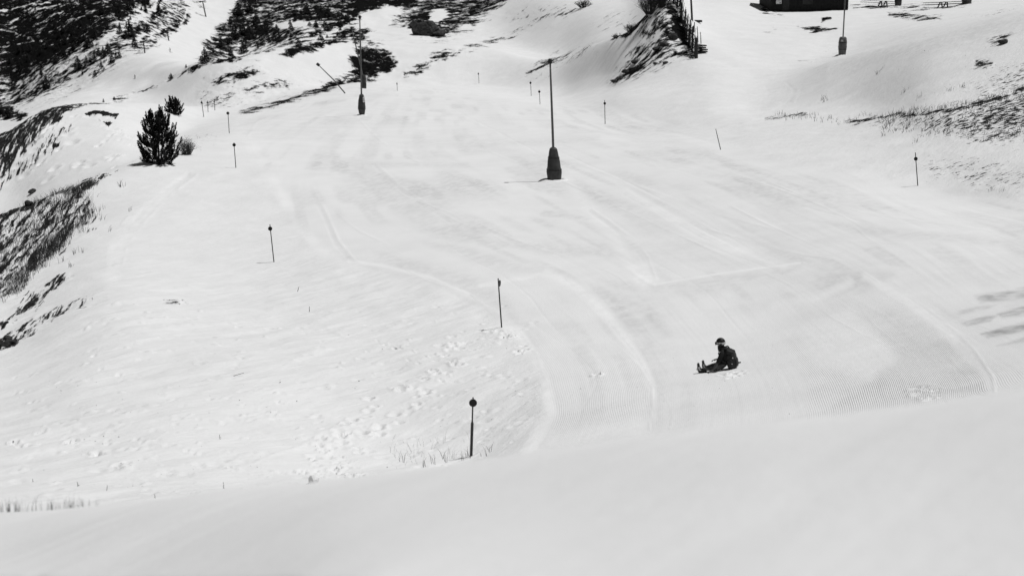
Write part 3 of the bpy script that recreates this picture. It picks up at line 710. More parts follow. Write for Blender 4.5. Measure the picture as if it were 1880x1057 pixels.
# snow banked up round the foot
def snow_collar(base, r, h, label):
    m = MB(); vs = []; fs = []; n = 28; rr = random.Random(int(r*100))
    rings = [(.82, -.10), (.95, h*.75), (1.12, h), (1.45, h*.45), (1.9, -.12)]
    jit = [rr.uniform(.75, 1.2) for _ in range(n)]
    for q, z in rings:
        for a in range(n):
            w = 2*math.pi*a/n
            vs.append((math.cos(w)*r*q, math.sin(w)*r*q, z*jit[a] if z > 0 else z))
    for i in range(len(rings)-1):
        for a in range(n): fs.append((i*n+a, i*n+(a+1) % n, (i+1)*n+(a+1) % n, (i+1)*n+a))
    m.add(vs, fs)
    o = m.build('snow_collar', M_LOOSE, None, smooth=True, loc=base)
    o['kind'] = 'structure'; o.name = 'snow_mound'
    return o
M_LOOSE = simple_mat('loose_snow', .82, .8, .04, 8, .02)
snow_collar(B, .62, .13, '')
# lances at the far end of the run
B = pick(664.5, 212); k = mpp(B)
r1, ln1 = snow_lance(B, prof_px(k, [(-3,7),(0,8),(5,11),(12,13.5),(22,13),(30,10.5),(36,8.5),(38,6)]), ray_at(660.5, 32, B.y),
   'far upright snow lance with a bulging padded base carrying a small white sign', .09)
bw_ = 3.4*k
pn = MB(); pn.box((4.6*k + ln1[0]*31*k, -5.6*k, 29*k), (bw_, .03, 9.5*k), Matrix.Rotation(.5, 3, 'Z')); sg = pn.build('sign', M_PANEL, r1)
ik = MB(); R_ = Matrix.Rotation(.5, 3, 'Z')
for q, z, wx, wz in ((0, 30.6, 1.3, 1.5), (.3, 28.6, 2.0, .7), (-.2, 27.3, 1.6, .6)):
    ik.box(Vector((4.6*k + ln1[0]*31*k, -5.6*k, z*k)) + R_ @ Vector((q*k, -.022, 0)), (wx*k, .012, wz*k), R_)
ik.build('lettering', M_INK, sg)
snow_collar(B, .36, .10, '')
B = pick(668.5, 162.5); k = mpp(B)
snow_lance(B, prof_px(k, [(-3,8),(0,8.4),(8,8.6),(20,7.4),(24,6)]), ray_at(645.5, 52, B.y),
   'farthest snow lance with a boxy padded base and its mast tilted left', .09, pole_from=ray_at(667, 143, B.y))
B = pick(640, 172); E = ray_at(633.5, 167.5, B.y)
snow_lance(Vector((E.x, E.y, E.z)), None, ray_at(584, 119, B.y), 'lowered snow lance mast slanting left of the far lances, knob at its top', .085, head_r=.19)
# lance on the plateau, right
B = pick(1546, 102); k = mpp(B)
r2, ln2 = snow_lance(B, prof_px(k, [(-3,11),(0,12),(6,13),(16,15),(25,14),(31,13),(33,10)]), ray_at(1558, -120, B.y),
   'snow lance in front of the dark hut, white mark on its padded base', .085, mat=M_PADL)
ik = MB()
for x0, z0, x1, z1 in ((-4.8, 25, -3.8, 28.5), (-3.8, 28.5, -3.0, 25), (-4.4, 26.3, -3.4, 26.3), (-2.2, 25, -2.2, 28.5), (-2.2, 26.6, -.9, 28.5), (-2.2, 26.8, -.8, 25)):
    ik.tube([(x0*k, -7.4*k, z0*k), (x1*k, -7.4*k, z1*k)], [.25*k, .25*k], 5)
ik.build('lettering', M_PANEL, r2)
snow_collar(B, .48, .10, '')
for bx, by, w0, lab, mt in ((1649, 11, 12, 'dark padded base of a snow lance behind the left picnic table by the hut', M_PAD), (1774.5, 7.5, 17, 'stout grey padded base of a snow lance above the right picnic table', M_PADL)):
    B = pick(bx, by); k = mpp(B)
    snow_lance(B, prof_px(k, [(-3,w0*.9),(0,w0*.92),(8,w0),(18,w0*1.02),(26,w0*.8),(28,w0*.6)]), ray_at(bx+2, -190, B.y), lab, .085, mat=mt)

# ------------------------------------------------------------------ hut
B = pick(1486, 21.5); k = mpp(B); wid = 143*k; dep = 9.0; hw = 3.2
hut = empty('wooden_hut', (B.x, B.y, B.z-.1), 'long dark wooden hut at the top right with a white notice on its wall', 'hut')
hut.rotation_euler = (0, 0, math.radians(2))
m = MB(); m.box((0, dep/2, hw/2-.4), (wid, dep, hw+.8))
for i in range(26):
    x = -wid/2 + (i+.5)*wid/26; m.box((x, -.02, hw/2-.3), (wid/26*.9, .05, hw+.6))
m.build('wall', M_HUT, hut)
m = MB(); ov = .7; rh = 2.6
for sgn in (-1, 1):
    y0 = dep/2; y1 = dep/2 + sgn*(dep/2+ov)
    a = Vector((0, (y0+y1)/2, hw + rh/2 - .05)); L_ = math.hypot(dep/2+ov, rh+.5)
    m.box(a, (wid+2*ov, L_, .18), Matrix.Rotation(-sgn*math.atan2(rh+.4, dep/2+ov), 3, 'X'))
rf = m.build('roof', M_HUT, hut)
for sx in (-1, 1):
    m = MB(); x = sx*(wid/2 - .06)
    m.add([(x-.06, 0, hw), (x-.06, dep, hw), (x-.06, dep/2, hw+rh-.1), (x+.06, 0, hw), (x+.06, dep, hw), (x+.06, dep/2, hw+rh-.1)], [(0,2,1),(3,4,5),(0,1,4,3),(1,2,5,4),(2,0,3,5)])
    m.build('gable', M_HUT, hut)
m = MB(); dx = (1442-1486)*k; m.box((dx, -.07, 1.05), (1.05, .06, 2.1)); dr = m.build('door', M_WOOD, hut)
m = MB(); m.tube([(dx+.4, -.16, 1.0), (dx+.4, -.16, 1.2)], [.02, .02], 6); m.build('handle', M_STEEL, dr)
m = MB(); wx = (1482-1486)*k; m.box((wx, -.07, 1.7), (1.6, .06, 1.0)); wn = m.build('shutter', M_WOOD, hut)
m = MB(); nx = (1428.5-1486)*k; m.box((nx, -.08, 1.85), (.86, .04, 1.15)); nb = m.build('notice', M_PANEL, hut)
m = MB()
for i, z in enumerate((2.25, 2.12, 1.99, 1.86, 1.73)):
    x = nx-.36; rr = random.Random(i+5)
    while x < nx+.32:
        w = rr.uniform(.05, .13); m.box((x+w/2, -.107, z), (w, .01, .05)); x += w+rr.uniform(.03, .06)
m.box((nx+.22, -.107, 1.45), (.16, .01, .2)); m.build('lettering', M_INK, nb)

# ------------------------------------------------------------------ picnic tables
def picnic_table(bx, by, length, label, slope, legx):
    B = pick(bx, by); t = empty('picnic_table', B, label, 'picnic table', 'picnic tables beside the hut')
    t.rotation_euler = (0, 0, math.radians(4))
    m = MB()
    Rr = Matrix.Rotation(slope, 3, 'Y')
    for j in range(4): m.box((0, -.36+.24*j, .74), (length, .21, .07), Rr)
    m.build('tabletop', M_HUT, t)
    for sy in (-.75, .75):
        m = MB(); m.box((0, sy, .44), (length, .28, .07), Rr); m.build('bench', M_HUT, t)
    for lx in (legx-.42, legx+.42):
        m = MB()
        for s in (-1, 1): m.tube([(lx-.18*s*.3, s*.8, -.15), (lx+.12, s*.25, .72)], [.10, .10], 6)
        m.box((lx, 0, .40), (.14, 1.7, .14)); m.build('leg', M_HUT, t)
picnic_table(1617, 11, 6.2, 'long dark picnic table left of the dark lance base, to the right of the hut', .05, .3)
picnic_table(1738, 13.5, 7.0, 'long low picnic table at the top right edge below the grey lance base', -.04, -.6)

# ------------------------------------------------------------------ snow fence on the bank
line = [(1278.5, 107), (1271, 92), (1264, 77), (1257, 62), (1250, 46), (1243, 31), (1236, 16), (1229, 2)]
pts = []
for i, (px, py) in enumerate(line):
    dd = 174 + i*4.6; p = at(px, dd); pts.append(p)
fo = pts[0].copy()
fence = empty('snow_fence', fo, 'weathered wooden snow fence of close slats running up along the bank', 'fence')
pr = random.Random(11)
for i, p in enumerate(pts):
    q = p - fo; m = MB(); k = mpp(p)
    if i == 0: m.tube([q + Vector((0, 0, -.4)), q + Vector((-.06, 0, 1.4)), q + Vector((-.08, 0, 2.45))], [.22, .21, .19], 10)
    else: m.tube([q + Vector((0, 0, -.4)), q + Vector((.1*pr.uniform(-1, 2), 0, 2.9+pr.uniform(-.2, .5)))], [.11, .09], 8)
    m.build('post', M_WOOD, fence)
for i in range(len(pts)-1):
    a = pts[i]-fo; b_ = pts[i+1]-fo; m = MB()
    for h in (.5, 1.3, 2.1): m.tube([a+Vector((.1, 0, h)), b_+Vector((.1, 0, h))], [.05, .05], 6)
    m.build('rail', M_WOOD, fence)
    m = MB(); ns = 17
    for j in range(ns):
        t = (j+.5)/ns; q = a.lerp(b_, t); hh = 2.45+pr.uniform(-.35, .3) if i > 0 else 1.0+2.2*t*.6+pr.uniform(-.2, .2)
        tl = pr.uniform(-.12, .2)
        m.box(q + Vector((tl*hh*.5, 0, hh/2)), (.03, .17, hh+.2), Matrix.Rotation(tl*.8, 3, 'Y'))
    m.build('slat_panel', M_WOOD, fence)
for (bx, by, tx, ty, w, lab) in [(1274.5, 60, 1275, 41, 2.0, 'tallest of three bare stakes just right of the fence end'), (1281.5, 78, 1280, 49, 1.7, 'middle bare stake right of the fence end, above the thick end post'), (1287, 81, 1286, 59, 1.7, 'rightmost bare stake right of the fence end, above the plank stack'),
        (1270.5, 38, 1268, -14, 4.2, 'thick dark post rising out of frame right of the top of the snow fence')]:
    bare_stick(bx, by, tx, ty, lab, w, 'wooden_stake', 'stake')
B = pick(1287, 96); k = mpp(B)
st = empty('plank_stack', B, 'small stack of dark planks on the snow right of the thick fence post', 'plank stack')
for j in range(4):
    m = MB(); m.box((pr.uniform(-.08, .08)-.05*j, 0, .10+.24*j), (.85-.06*j, 2.4, .15), Matrix.Rotation(.3+pr.uniform(-.08, .08), 3, 'Z')); m.build('plank', M_WOOD, st)
m = MB(); B = pick(1279, 40); k = mpp(B); m.box((0, 0, .06), (16*k, 1.6, .28), Matrix.Rotation(.08, 3, 'Z')); tag(m.build('timber_beam', M_WOOD, None, loc=B), 'dark timber lying flat on the snow right of the snow fence', 'timber')

# ------------------------------------------------------------------ ski lift pylons on the far slope
for bx, by, tx, ty, lab in [(378, 31, 372, 3, 'highest of the three lift pylons on the far white run'), (310, 75, 306, 53, 'middle lift pylon on the far slope, between the other two'), (266, 98, 263, 76, 'lowest of the three lift pylons on the far slope')]:
    B = pick(bx, by, 255); k = mpp(B); t = ray_at(tx, ty, B.y) - B
    py = empty('lift_pylon', B, lab, 'lift pylon', 'drag lift pylons on the far slope')
    m = MB(); m.tube([-t*.08, t], [1.2*k, .9*k], 8); m.build('mast', M_POLE, py)
    m = MB(); m.tube([t + Vector((-6*k, 0, -.6*k)), t + Vector((5.5*k, 0, .8*k))], [.9*k, .9*k], 6); cb = m.build('crossarm', M_POLE, py)
    for sx in (-5.2, 4.8):
        m = MB(); m.box(t + Vector((sx*k, 0, -1.3*k)), (3*k, .5, 1.1*k)); m.build('sheave_assembly', M_POLE, py)

# ------------------------------------------------------------------ trees
def clump_faces(m, c, axis, length, rad, n, r):
    """bottle-brush of needle blades round a shoot"""
    axis = axis.normalized(); a = axis.orthogonal().normalized(); b = axis.cross(a)
    for i in range(n):
        t = r.random(); w = r.uniform(0, 6.283)
        base = c + axis*length*t
        out = (a*math.cos(w) + b*math.sin(w))*rad*r.uniform(.6, 1.15)*(1.05-.5*t) + axis*rad*r.uniform(.3, .9)
        sd = axis.cross(out).normalized()*rad*r.uniform(.2, .36)
        m.add([base - sd, base + sd, base + out], [(0, 1, 2)])
def mountain_pine(name, base, h, rmax, label, cat, seed, nb, lean=0., stems=2, fat=1.):
    r = random.Random(seed); root = empty(name, base, label, cat, 'pines at the edge of the run')
    tr = MB(); cr = MB()
    tops = []
    for s in range(stems):
        w = r.uniform(0, 6.28); off_ = Vector((math.cos(w), math.sin(w)*.6, 0))*rmax*.35*(s > 0)
        hh = h*(1.0 if s == 0 else r.uniform(.72, .95))
        p = [Vector((0, 0, -.3)) + off_*.15, off_*.55 + Vector((r.uniform(-.05, .05), 0, hh*.4)), off_ + Vector((r.uniform(-.08, .08), 0, hh*.92))]
        tr.tube(p, [h*.022, h*.015, h*.005], 8); tops.append(p)
    for i in range(nb):
        p = tops[i % stems]; t = (i+.5)/nb; t = min(.97, .03 + t*.95)
        q0 = p[0].lerp(p[1], t*2) if t < .5 else p[1].lerp(p[2], t*2-1)
        w = i*2.4 + r.uniform(-.5, .5)
        prof = (1-t)**.85 * (.95 + .3*min(t/.2, 1))*(.45 + .7*r.random())
        L_ = rmax*prof*r.uniform(.75, 1.12) + .12
        d = Vector((math.cos(w), math.sin(w), 0))
        rise = r.uniform(.0, .35) + .75*t
        pts = [q0, q0 + d*L_*.45 + Vector((0, 0, L_*.10*rise)), q0 + d*L_*.82 + Vector((0, 0, L_*.42*rise)), q0 + d*L_ + Vector((0, 0, L_*.85*rise + .05*h))]
        tr.tube(pts, [h*.006, h*.005, h*.004, h*.002], 5)
        for sgm in range(3):
            a, b_ = pts[sgm], pts[sgm+1]; dv_ = b_-a
            nsub = 2 if sgm == 0 else 4
            for j in range(nsub):
                if sgm == 0 and j == 0 and t < .7: continue
                tt_ = (j+r.random())/nsub; c = a + dv_*tt_
                ax = (dv_.normalized() + Vector((r.uniform(-.7, .7), r.uniform(-.7, .7), r.uniform(.2, 1.0)))).normalized()
                clump_faces(cr, c, ax, h*.085*r.uniform(.8, 1.4), h*.036*fat, 30, r)
        clump_faces(cr, pts[-1], (pts[-1]-pts[-2]) + Vector((0, 0, .25*L_)), h*.12, h*.034*fat, 80, r)
    for p in tops: clump_faces(cr, p[2]-Vector((0, 0, h*.06)), Vector((r.uniform(-.1, .1), 0, 1)), h*.13, h*.03, 60, r)
    tr.build('trunk', M_BARK, root); cr.build('crown', M_NEEDLE, root)
    return root
B = pick(292, 300); k = mpp(B)
mountain_pine('pine_tree', B, 96*k, 41*k, 'big bushy dark mountain pine at the left edge of the run', 'pine tree', 5, 88, stems=3, fat=.95)
B = pick(318, 208.5); k = mpp(B)
mountain_pine('pine_tree', B, 29*k, 17*k, 'small dark pine standing behind the big pine to its right', 'pine tree', 9, 80, stems=3, fat=1.7)

def conifer_mesh(seed):
    r = random.Random(seed); m = MB(); m.tube([(0, 0, -.06), (0, 0, .5), (0, 0, .97)], [.03, .02, .006], 5)
    wd_ = r.uniform(.24, .34)
    for i in range(230):
        t = 1-math.sqrt(r.random())*.96; t = max(.03, t); w = r.uniform(0, 6.283)
        rr = wd_*(1-t)**.8*r.uniform(.45, 1.1)
        c = Vector((math.cos(w)*rr, math.sin(w)*rr, t + r.uniform(-.03, .03)))
        o = Vector((math.cos(w), math.sin(w), -.25))*.085; s = Vector((-math.sin(w), math.cos(w), 0))*.045
        m.add([c - s - o*.4, c + s - o*.4, c + o, c + Vector((0, 0, .05))], [(0, 1, 2), (0, 2, 3), (1, 3, 2)])
    return m
protos = []
def far_conifer(px, py, hpx, lab, seed=None, wide=1.):
    B = pick(px, py, 225); k = mpp(B); i = (len(protos) if len(protos) < 4 else pr.randrange(4))
    if len(protos) < 4:
        o = conifer_mesh(i+20).build('conifer_tree', M_FARNEEDLE); protos.append(o)
    else:
        o = protos[i].copy(); COL.objects.link(o)
    o.location = B; o.scale = (hpx*k*wide, hpx*k*wide, hpx*k); o.rotation_euler = (0, 0, pr.uniform(0, 6.28))
    return tag(o, lab, 'conifer', 'small conifers on the far mountainside')
for px, py, hp, wd_, lab in [
 (438, 28, 26, 1.1, 'broad dark conifer near the top of the far slope, right of the white run'), (423, 45, 14, 1.2, 'small conifer just below the broad one right of the far white run'),
 (458, 22, 24, .9, 'dark conifer at the top edge, right of the broad conifer'), (450, 14, 12, 1., 'slim conifer between the two large ones at the top edge'),
 (432, 72, 30, 1.3, 'largest dark conifer in the thicket right of the far white run'), (446, 62, 22, 1.2, 'conifer at the upper right of the dark thicket beside the far run'), (421, 80, 16, 1., 'conifer at the lower left of the dark thicket beside the far run'),
 (470, 45, 22, 1.2, 'conifer on the ridge upslope of the dark thicket'), (376, 114, 26, 1.2, 'dark conifer at the foot of the far white run, on the ridge'), (392, 97, 10, 1., 'small pointed conifer right of the one at the foot of the far run'),
 (424, 104, 15, 1.5, 'round-topped conifer on the dark ridge, left one of a pair'), (447, 98, 24, 1.2, 'taller conifer on the dark ridge, right one of a pair'), (405, 84, 12, 1., 'small conifer on the ridge below the dark thicket'),
 (342, 125, 7, 1., 'tiny lone conifer at the lower right edge of the far white run'), (314, 146, 11, 1.5, 'small round conifer where the dark ridge meets the far white run'), (210, 184, 7, 1.4, 'tiny conifer at the low end of the dark ridge'), (190, 188, 7, .9, 'tiny conifer beside the fence line at the low end of the dark ridge'),
 (270, 61, 19, 1.2, 'pointed conifer standing left of the middle lift pylon'), (282, 35, 13, 1.1, 'pointed conifer on the upper left margin of the far slope run'), (293, 26, 18, 1., 'tall conifer above the upper left margin of the far run'), (247, 86, 20, .9, 'slim conifer just left of the lowest lift pylon'),
 (237, 70, 34, 1.1, 'tallest conifer of the group left of the lowest lift pylon'), (255, 58, 14, 1., 'small conifer above the group left of the lowest pylon'), (220, 62, 16, 1.2, 'conifer in the dark wood upslope of the tallest one'),
 (205, 116, 17, 1.2, 'dark conifer at the lower wood edge, left of a close pair'), (213, 108, 12, 1., 'left of a close pair of conifers at the lower wood edge'), (219, 107, 14, 1., 'right of a close pair of conifers at the lower wood edge'),
 (158, 118, 15, 1., 'leftmost conifer of the row at the lower wood edge'), (166, 116, 12, 1., 'second conifer from the left in the row at the lower wood edge'), (173, 113, 17, 1., 'third conifer from the left in the row at the lower wood edge'),
 (181, 103, 16, 1., 'conifer just upslope of the row at the lower wood edge'), (190, 106, 20, 1., 'tall conifer upslope of the row at the lower wood edge'), (198, 98, 20, 1., 'tallest conifer upslope of the row at the lower wood edge'),
 (143, 126, 22, 1.3, 'broad conifer downslope of the row at the lower wood edge'), (151, 138, 9, 1., 'small conifer below the broad one at the lower wood edge'), (186, 125, 13, 1., 'lone conifer on the snow below the lower wood edge'), (174, 140, 12, 1., 'lower lone conifer on the snow by the far run'),
 (85, 166, 30, 1., 'tall dark conifer low on the far slope at the left'), (76, 140, 18, .8, 'slim conifer above the tall one low on the far slope at the left'), (14, 216, 20, 1.4, 'ragged dark conifer at the left edge above the dark snow bank'),
 (3, 210, 18, 1.2, 'dark conifer cut by the left edge of the picture')]:
    far_conifer(px, py, hp, lab, wide=wd_)
cnt = 0
while cnt < 85:
    px = pr.uniform(10, 300); py = pr.uniform(2, 150)
    if py < 160-.55*px + 20 and py > 20 - .06*px and pr.random() < (.25 + .75*(abs(py-(140-.5*px)) < 28)):
        far_conifer(px, py, pr.uniform(5, 17), 'one of the many tiny dark conifers scattered over the dark far wood', wide=pr.uniform(.8, 1.2)); cnt += 1
cnt = 0
while cnt < 60:
    px = pr.uniform(380, 640); py = pr.uniform(4, 90)
    if py < 112-.16*(px-380) and py > 90-.42*(px-380):
        far_conifer(px, py, pr.uniform(5, 15), 'one of the low dark conifers scattered on the dark ridge right of the far run', wide=pr.uniform(1., 1.7)); cnt += 1

# ------------------------------------------------------------------ rocks
def rock(px, py, wpx, hpx, label, seed, d=None, deep=1., mat=None, sink=.25, name='rock', cat='rock', yaw=0):
    B = at(px, d) if d else pick(px, py); k = mpp(B); r = random.Random(seed)
    bm = bmesh.new(); bmesh.ops.create_icosphere(bm, subdivisions=4, radius=1)
    cuts = [(Vector((r.gauss(0, 1), r.gauss(0, 1), r.gauss(0, .8))).normalized(), r.uniform(.55, .85)) for _ in range(16)]
    for v in bm.verts:
        for nrm, dd in cuts:
            e = v.co.dot(nrm) - dd
            if e > 0: v.co -= nrm*e*.92
        a = np.array([v.co.x*3+seed, v.co.y*3+v.co.z*2]); f = float(vnoise(a[:1], a[1:2], seed)[0])
        g = float(vnoise(a[:1]*3, a[1:2]*3, seed+1)[0])
        v.co *= 1 + .16*f + .08*g
        v.co = Vector((v.co.x*wpx*k/2*1.12, v.co.y*wpx*k/2*deep, (v.co.z+1-sink*2)*hpx*k/2*1.15))
    me = bpy.data.meshes.new(name); bm.to_mesh(me); bm.free(); me.materials.append(mat or M_ROCK)
    o = bpy.data.objects.new(name, me); COL.objects.link(o); o.location = B; o.rotation_euler = (0, 0, yaw)
    return tag(o, label, cat)
rock(782, 64, 54, 30, 'large dark boulder on the far slope, right of the far snow lances', 3)
rock(806, 66, 26, 14, 'smaller dark outcrop at the right foot of the large far boulder', 4)
rock(762, 52, 26, 16, 'dark outcrop at the upper left of the large far boulder', 14)
rock(134, 329, 26, 32, 'black boulder poking from the snow on the bank left of the big pine', 5, d=116, sink=.12)
rock(158, 330, 34, 14, 'low black rock ledge at the right foot of the black boulder', 6, d=113)
rock(180, 322, 24, 9, 'flat black rock at the right end of the ledge by the boulder', 16, d=111)
rock(60, 354, 18, 9, 'blocky dark rock on the crest of the near left bank', 7)
rock(52, 377, 18, 13, 'angular dark rock below the crest of the near left bank', 8)
rock(16, 634, 34, 16, 'black rock at the left edge, lowest on the near bank', 9)
rock(14, 622, 20, 8, 'flat black rock just above the lowest one at the left edge', 19)
rock(1842, 80, 20, 10, 'dark rock in the snow on the upper right hillside', 10)
for px, py, w, h, lab, s in [(1128, 152, 14, 8, 'lowest dark rock at the foot of the bank below the fence', 31), (1140, 146, 13, 8, 'second rock from the foot of the bank below the fence', 32), (1150, 134, 16, 8, 'dark slab halfway up the lower bank below the fence', 33),
   (1166, 116, 20, 8, 'long dark slab on the lower bank left of the fence', 34), (1206, 92, 22, 8, 'long dark ledge across the middle of the bank, lower end', 35), (1220, 84, 22, 9, 'long dark ledge across the middle of the bank, centre', 36), (1236, 72, 22, 13, 'lit rock face at the upper end of the dark ledge by the fence', 37),
   (1204, 118, 10, 5, 'small rock on the bank, left of two near the fence foot', 38), (1222, 117, 12, 5, 'small rock on the bank, right of two near the fence foot', 39), (1212, 44, 12, 7, 'dark rock high on the bank left of the fence', 40)]:
    rock(px, py, w, h, lab, s)
rock(575, 880, 20, 20, 'snow lump with a dark hollow beneath it in front of the footprints', 41, mat=M_LOOSE, sink=.2, name='snow_lump', cat='snow lump', d=31.0)
rock(566, 881, 11, 5, 'dark stone at the left foot of the snow lump', 42, d=30.7)

# ------------------------------------------------------------------ dry grass, twigs, crumbs
def blade(m, p, h, lean, wd_):
    l = Vector((lean[0], lean[1], 0)); s = Vector((wd_, 0, 0))
    a = p; b_ = p + Vector((0, 0, h*.55)) + l*h*.3; c = p + Vector((0, 0, h)) + l*h
    m.add([a - s - Vector((0, 0, .05)), a + s - Vector((0, 0, .05)), b_ + s*.7, b_ - s*.7, c], [(0, 1, 2, 3), (3, 2, 4)])
def tuft(m, px, py, n, hpx, sp, r, wpx=.8, d=None, lean=.25, dmin=14.):
    B = at(px, d) if d else pick(px, py, dmin); k = mpp(B)
    for i in range(n):
        x = B.x + r.gauss(0, sp)*k; y = B.y + r.gauss(0, sp*1.5)*k
        z = ground(x, y) if d or n < 40 else B.z
        blade(m, Vector((x, y, z)), hpx*k*r.uniform(.35, 1.1), (r.gauss(0, lean), r.gauss(0, lean*.5)), max(wpx*k/2, .0015))
r = random.Random(21)
def grass_patch(label, spots, name='dry_grass', mat=None):
    m = MB()
    for s in spots: tuft(m, **s, r=r)
    o = m.build(name, mat or M_GRASS); tag(o, label, 'grass'); o['kind'] = 'stuff'
    return o
# front left, on the near bank
sp = []
for px, dn in [(4,9),(14,8),(18,6),(28,6),(34,8),(40,5),(55,5),(64,3),(72,2),(90,5),(96,8),(98,6),(112,2),(116,3),(124,4),(130,9),(132,6),(146,4),(152,5),(160,2),(176,1),(186,2)]:
    dd = float(np.interp(px, [0, 100, 200], [18.4, 16.6, 14.6]))
    sp.append(dict(px=px, py=0, n=dn, hpx=r.uniform(22, 36) if px < 165 else 14, sp=r.uniform(1.5, 5), wpx=.6, d=dd, lean=r.uniform(.12, .4)))
grass_patch('sparse dry grass stalks on the blurred snow at the bottom left', sp)
sp = []
for i in range(30):
    px = r.uniform(706, 850); sp.append(dict(px=px, py=r.uniform(806, 858-.12*(px-700)), n=2, hpx=22, sp=7, wpx=.32, lean=.6))
for px, py in [(815,836),(818,842),(860,832),(862,836),(740,842),(780,850),(800,846),(848,838),(900,822),(892,830)]: sp.append(dict(px=px, py=py+6, n=3, hpx=22, sp=3, wpx=.9, lean=.45))
grass_patch('thin dry stalks in the snow left of the nearest marker', sp)
sp = []
for i in range(520):   # bank on the left
    px = r.uniform(-20, 172); t = r.random(); py = (360 - .1*px) + t*(560-1.35*px-(360-.1*px))
    if py > 335 and pick(px, py).y < 100: sp.append(dict(px=px, py=py, n=7, hpx=13, sp=5, wpx=.55, lean=.5))
for i in range(170):
    t = r.random(); px = 168-150*t + r.gauss(0, 6); py = 385 + 150*t + r.gauss(0, 8)
    sp.append(dict(px=px, py=py, n=14, hpx=18, sp=5, wpx=.55, lean=.45))
grass_patch('dense dry grass combed over the near left bank', sp)
sp = []
for px, py, n_ in [(222,343,14),(164,346,8),(148,400,10),(186,405,5),(200,425,4),(140,465,8),(130,490,8),(115,480,7),(150,465,4),(132,352,8),(240,388,4)]:
    sp.append(dict(px=px, py=py, n=n_, hpx=14, sp=3, wpx=.6, lean=.3))
grass_patch('separate grass tufts on the smooth snow beside the near left bank', sp)
sp = []
for i in range(150):
    px = 1400 + 490*r.random()**.7; py = np.interp(px, [1400,1550,1700,1800,1890],[216,224,206,192,166]) + r.gauss(-2, 4)
    sp.append(dict(px=px, py=float(py), n=3, hpx=9, sp=3, wpx=.5, lean=.2))
for i in range(170):
    px = r.uniform(1620, 1890); py = r.uniform(np.interp(px,[1620,1890],[216,160]), np.interp(px,[1620,1890],[244,268]))
    sp.append(dict(px=px, py=float(py), n=4, hpx=9, sp=4, wpx=.8, lean=.8))
for px, py in [(1743,168),(1765,160),(1688,180),(1612,135),(1510,184),(1660,170),(1516,186),(1622,250),(1680,262),(1820,350),(1840,352)]: sp.append(dict(px=px, py=py, n=9, hpx=11, sp=3, wpx=.45, lean=.5))
grass_patch('dry grass and low heather on the right hillside', sp)
# bare bushes
def bush(px, py, wpx, hpx, n, label, seed, w_=.5):
    B = pick(px, py); k = mpp(B); r = random.Random(seed); m = MB()
    for i in range(n):
        a = r.uniform(0, 6.283); s = r.random()**.5
        x = math.cos(a)*s*wpx*k/2*.45; y = math.sin(a)*s*wpx*k/2*.45
        tipx = math.cos(a)*s*wpx*k/2*1.1 + r.gauss(0, .05)*wpx*k; tipz = hpx*k*(1-.5*s*s)*r.uniform(.55, 1.1)
        p0 = Vector((x, y, -.1)); p2 = Vector((tipx, y*2, tipz)); p1 = p0.lerp(p2, .5)+Vector((r.gauss(0, .06), r.gauss(0, .06), .05))*hpx*k
        m.tube([p0, p1, p2], [w_*k*.5, w_*k*.4, w_*k*.2], 4, cap=False)
        for j in range(3):
            q = p1.lerp(p2, r.random()); m.tube([q, q + Vector((r.gauss(0, .16), r.gauss(0, .16), r.uniform(.05, .3)))*hpx*k], [w_*k*.3, w_*k*.15], 3, cap=False)
    return tag(m.build('bare_bush', M_SHRUB, None, loc=B), label, 'bush')
bush(343, 284, 28, 30, 110, 'leafless thin bush on the snow just right of the big pine', 1, .6)
bush(1196, 26, 46, 40, 170, 'tangled bare bush at the top of the bank left of the fence', 2, .8)
bush(1216, 14, 30, 44, 110, 'tall bare bush at the top edge right beside the snow fence', 3, .8)
bush(1160, 58, 34, 14, 90, 'low bare bush on the left shoulder of the bank', 4, .8)
bush(1134, 70, 24, 8, 60, 'lowest bare bush at the left end of the bank shoulder', 5, .7)
bush(1072, 14, 30, 14, 70, 'distant bare bush on the slope left of the bank', 6, .8)
bush(1240, 102, 9, 11, 40, 'small bare bush low on the bank in front of the fence', 7, .6)
bush(268, 296, 22, 14, 50, 'low twiggy bush at the left foot of the big pine', 8, .6)
# loose twigs and crumbs of soil lying about
m = MB()
def crumb(px, py, s, dmin=18.):
    B = pick(px, py, dmin); k = mpp(B)
    c = B + Vector((0, 0, s*k*.2)); vs = [c + Vector((r.gauss(0, 1), r.gauss(0, 1), abs(r.gauss(0, .7)))).normalized()*s*k*r.uniform(.4, .8) for _ in range(6)]
    m.add(vs, [(0,1,2),(0,2,3),(0,3,4),(1,2,5),(2,3,5),(3,4,5),(0,4,1),(1,4,5)])
for px, py, s in [(514,703,4),(545,737,3.4),(600,711,2),(659,700,3),(728,641,4.5),(702,641,3),(640,615,2),(112,718,3),(103,711,2),(36,730,2),(240,757,2.6),(290,758,2),(384,757,2.6),(440,735,2.5),(448,728,2),(25,811,4.5),(155,807,3),(188,815,2.5),(166,802,3),(175,810,3),(190,801,3),(218,802,3),(171,822,3),(150,834,3),(80,863,3),(145,891,3.4),(405,804,3.4),(370,819,2.4),(222,851,3.5),(243,892,3),(235,895,2.5),(262,893,3),(296,871,3),(472,858,2.5),(618,858,3),(711,858,3.4),(618,870,3),(564,863,2),(1345,693,3),(1321,713,2),(1418,712,2),(1330,700,2),(1066,714,3),(1170,711,2),(1030,746,2),(955,728,2.5),(946,718,2.5),(930,640,3),(925,620,3),(952,645,3),(960,650,2),(301,551,3.4),(312,552,3),(330,559,3.4),(322,556,2),(497,757,2),(839,752,2),(848,748,2.5),(903,770,2),(1418,634,2),(1450,760,2),(1485,690,1.6)]:
    crumb(px, py, s*.8)
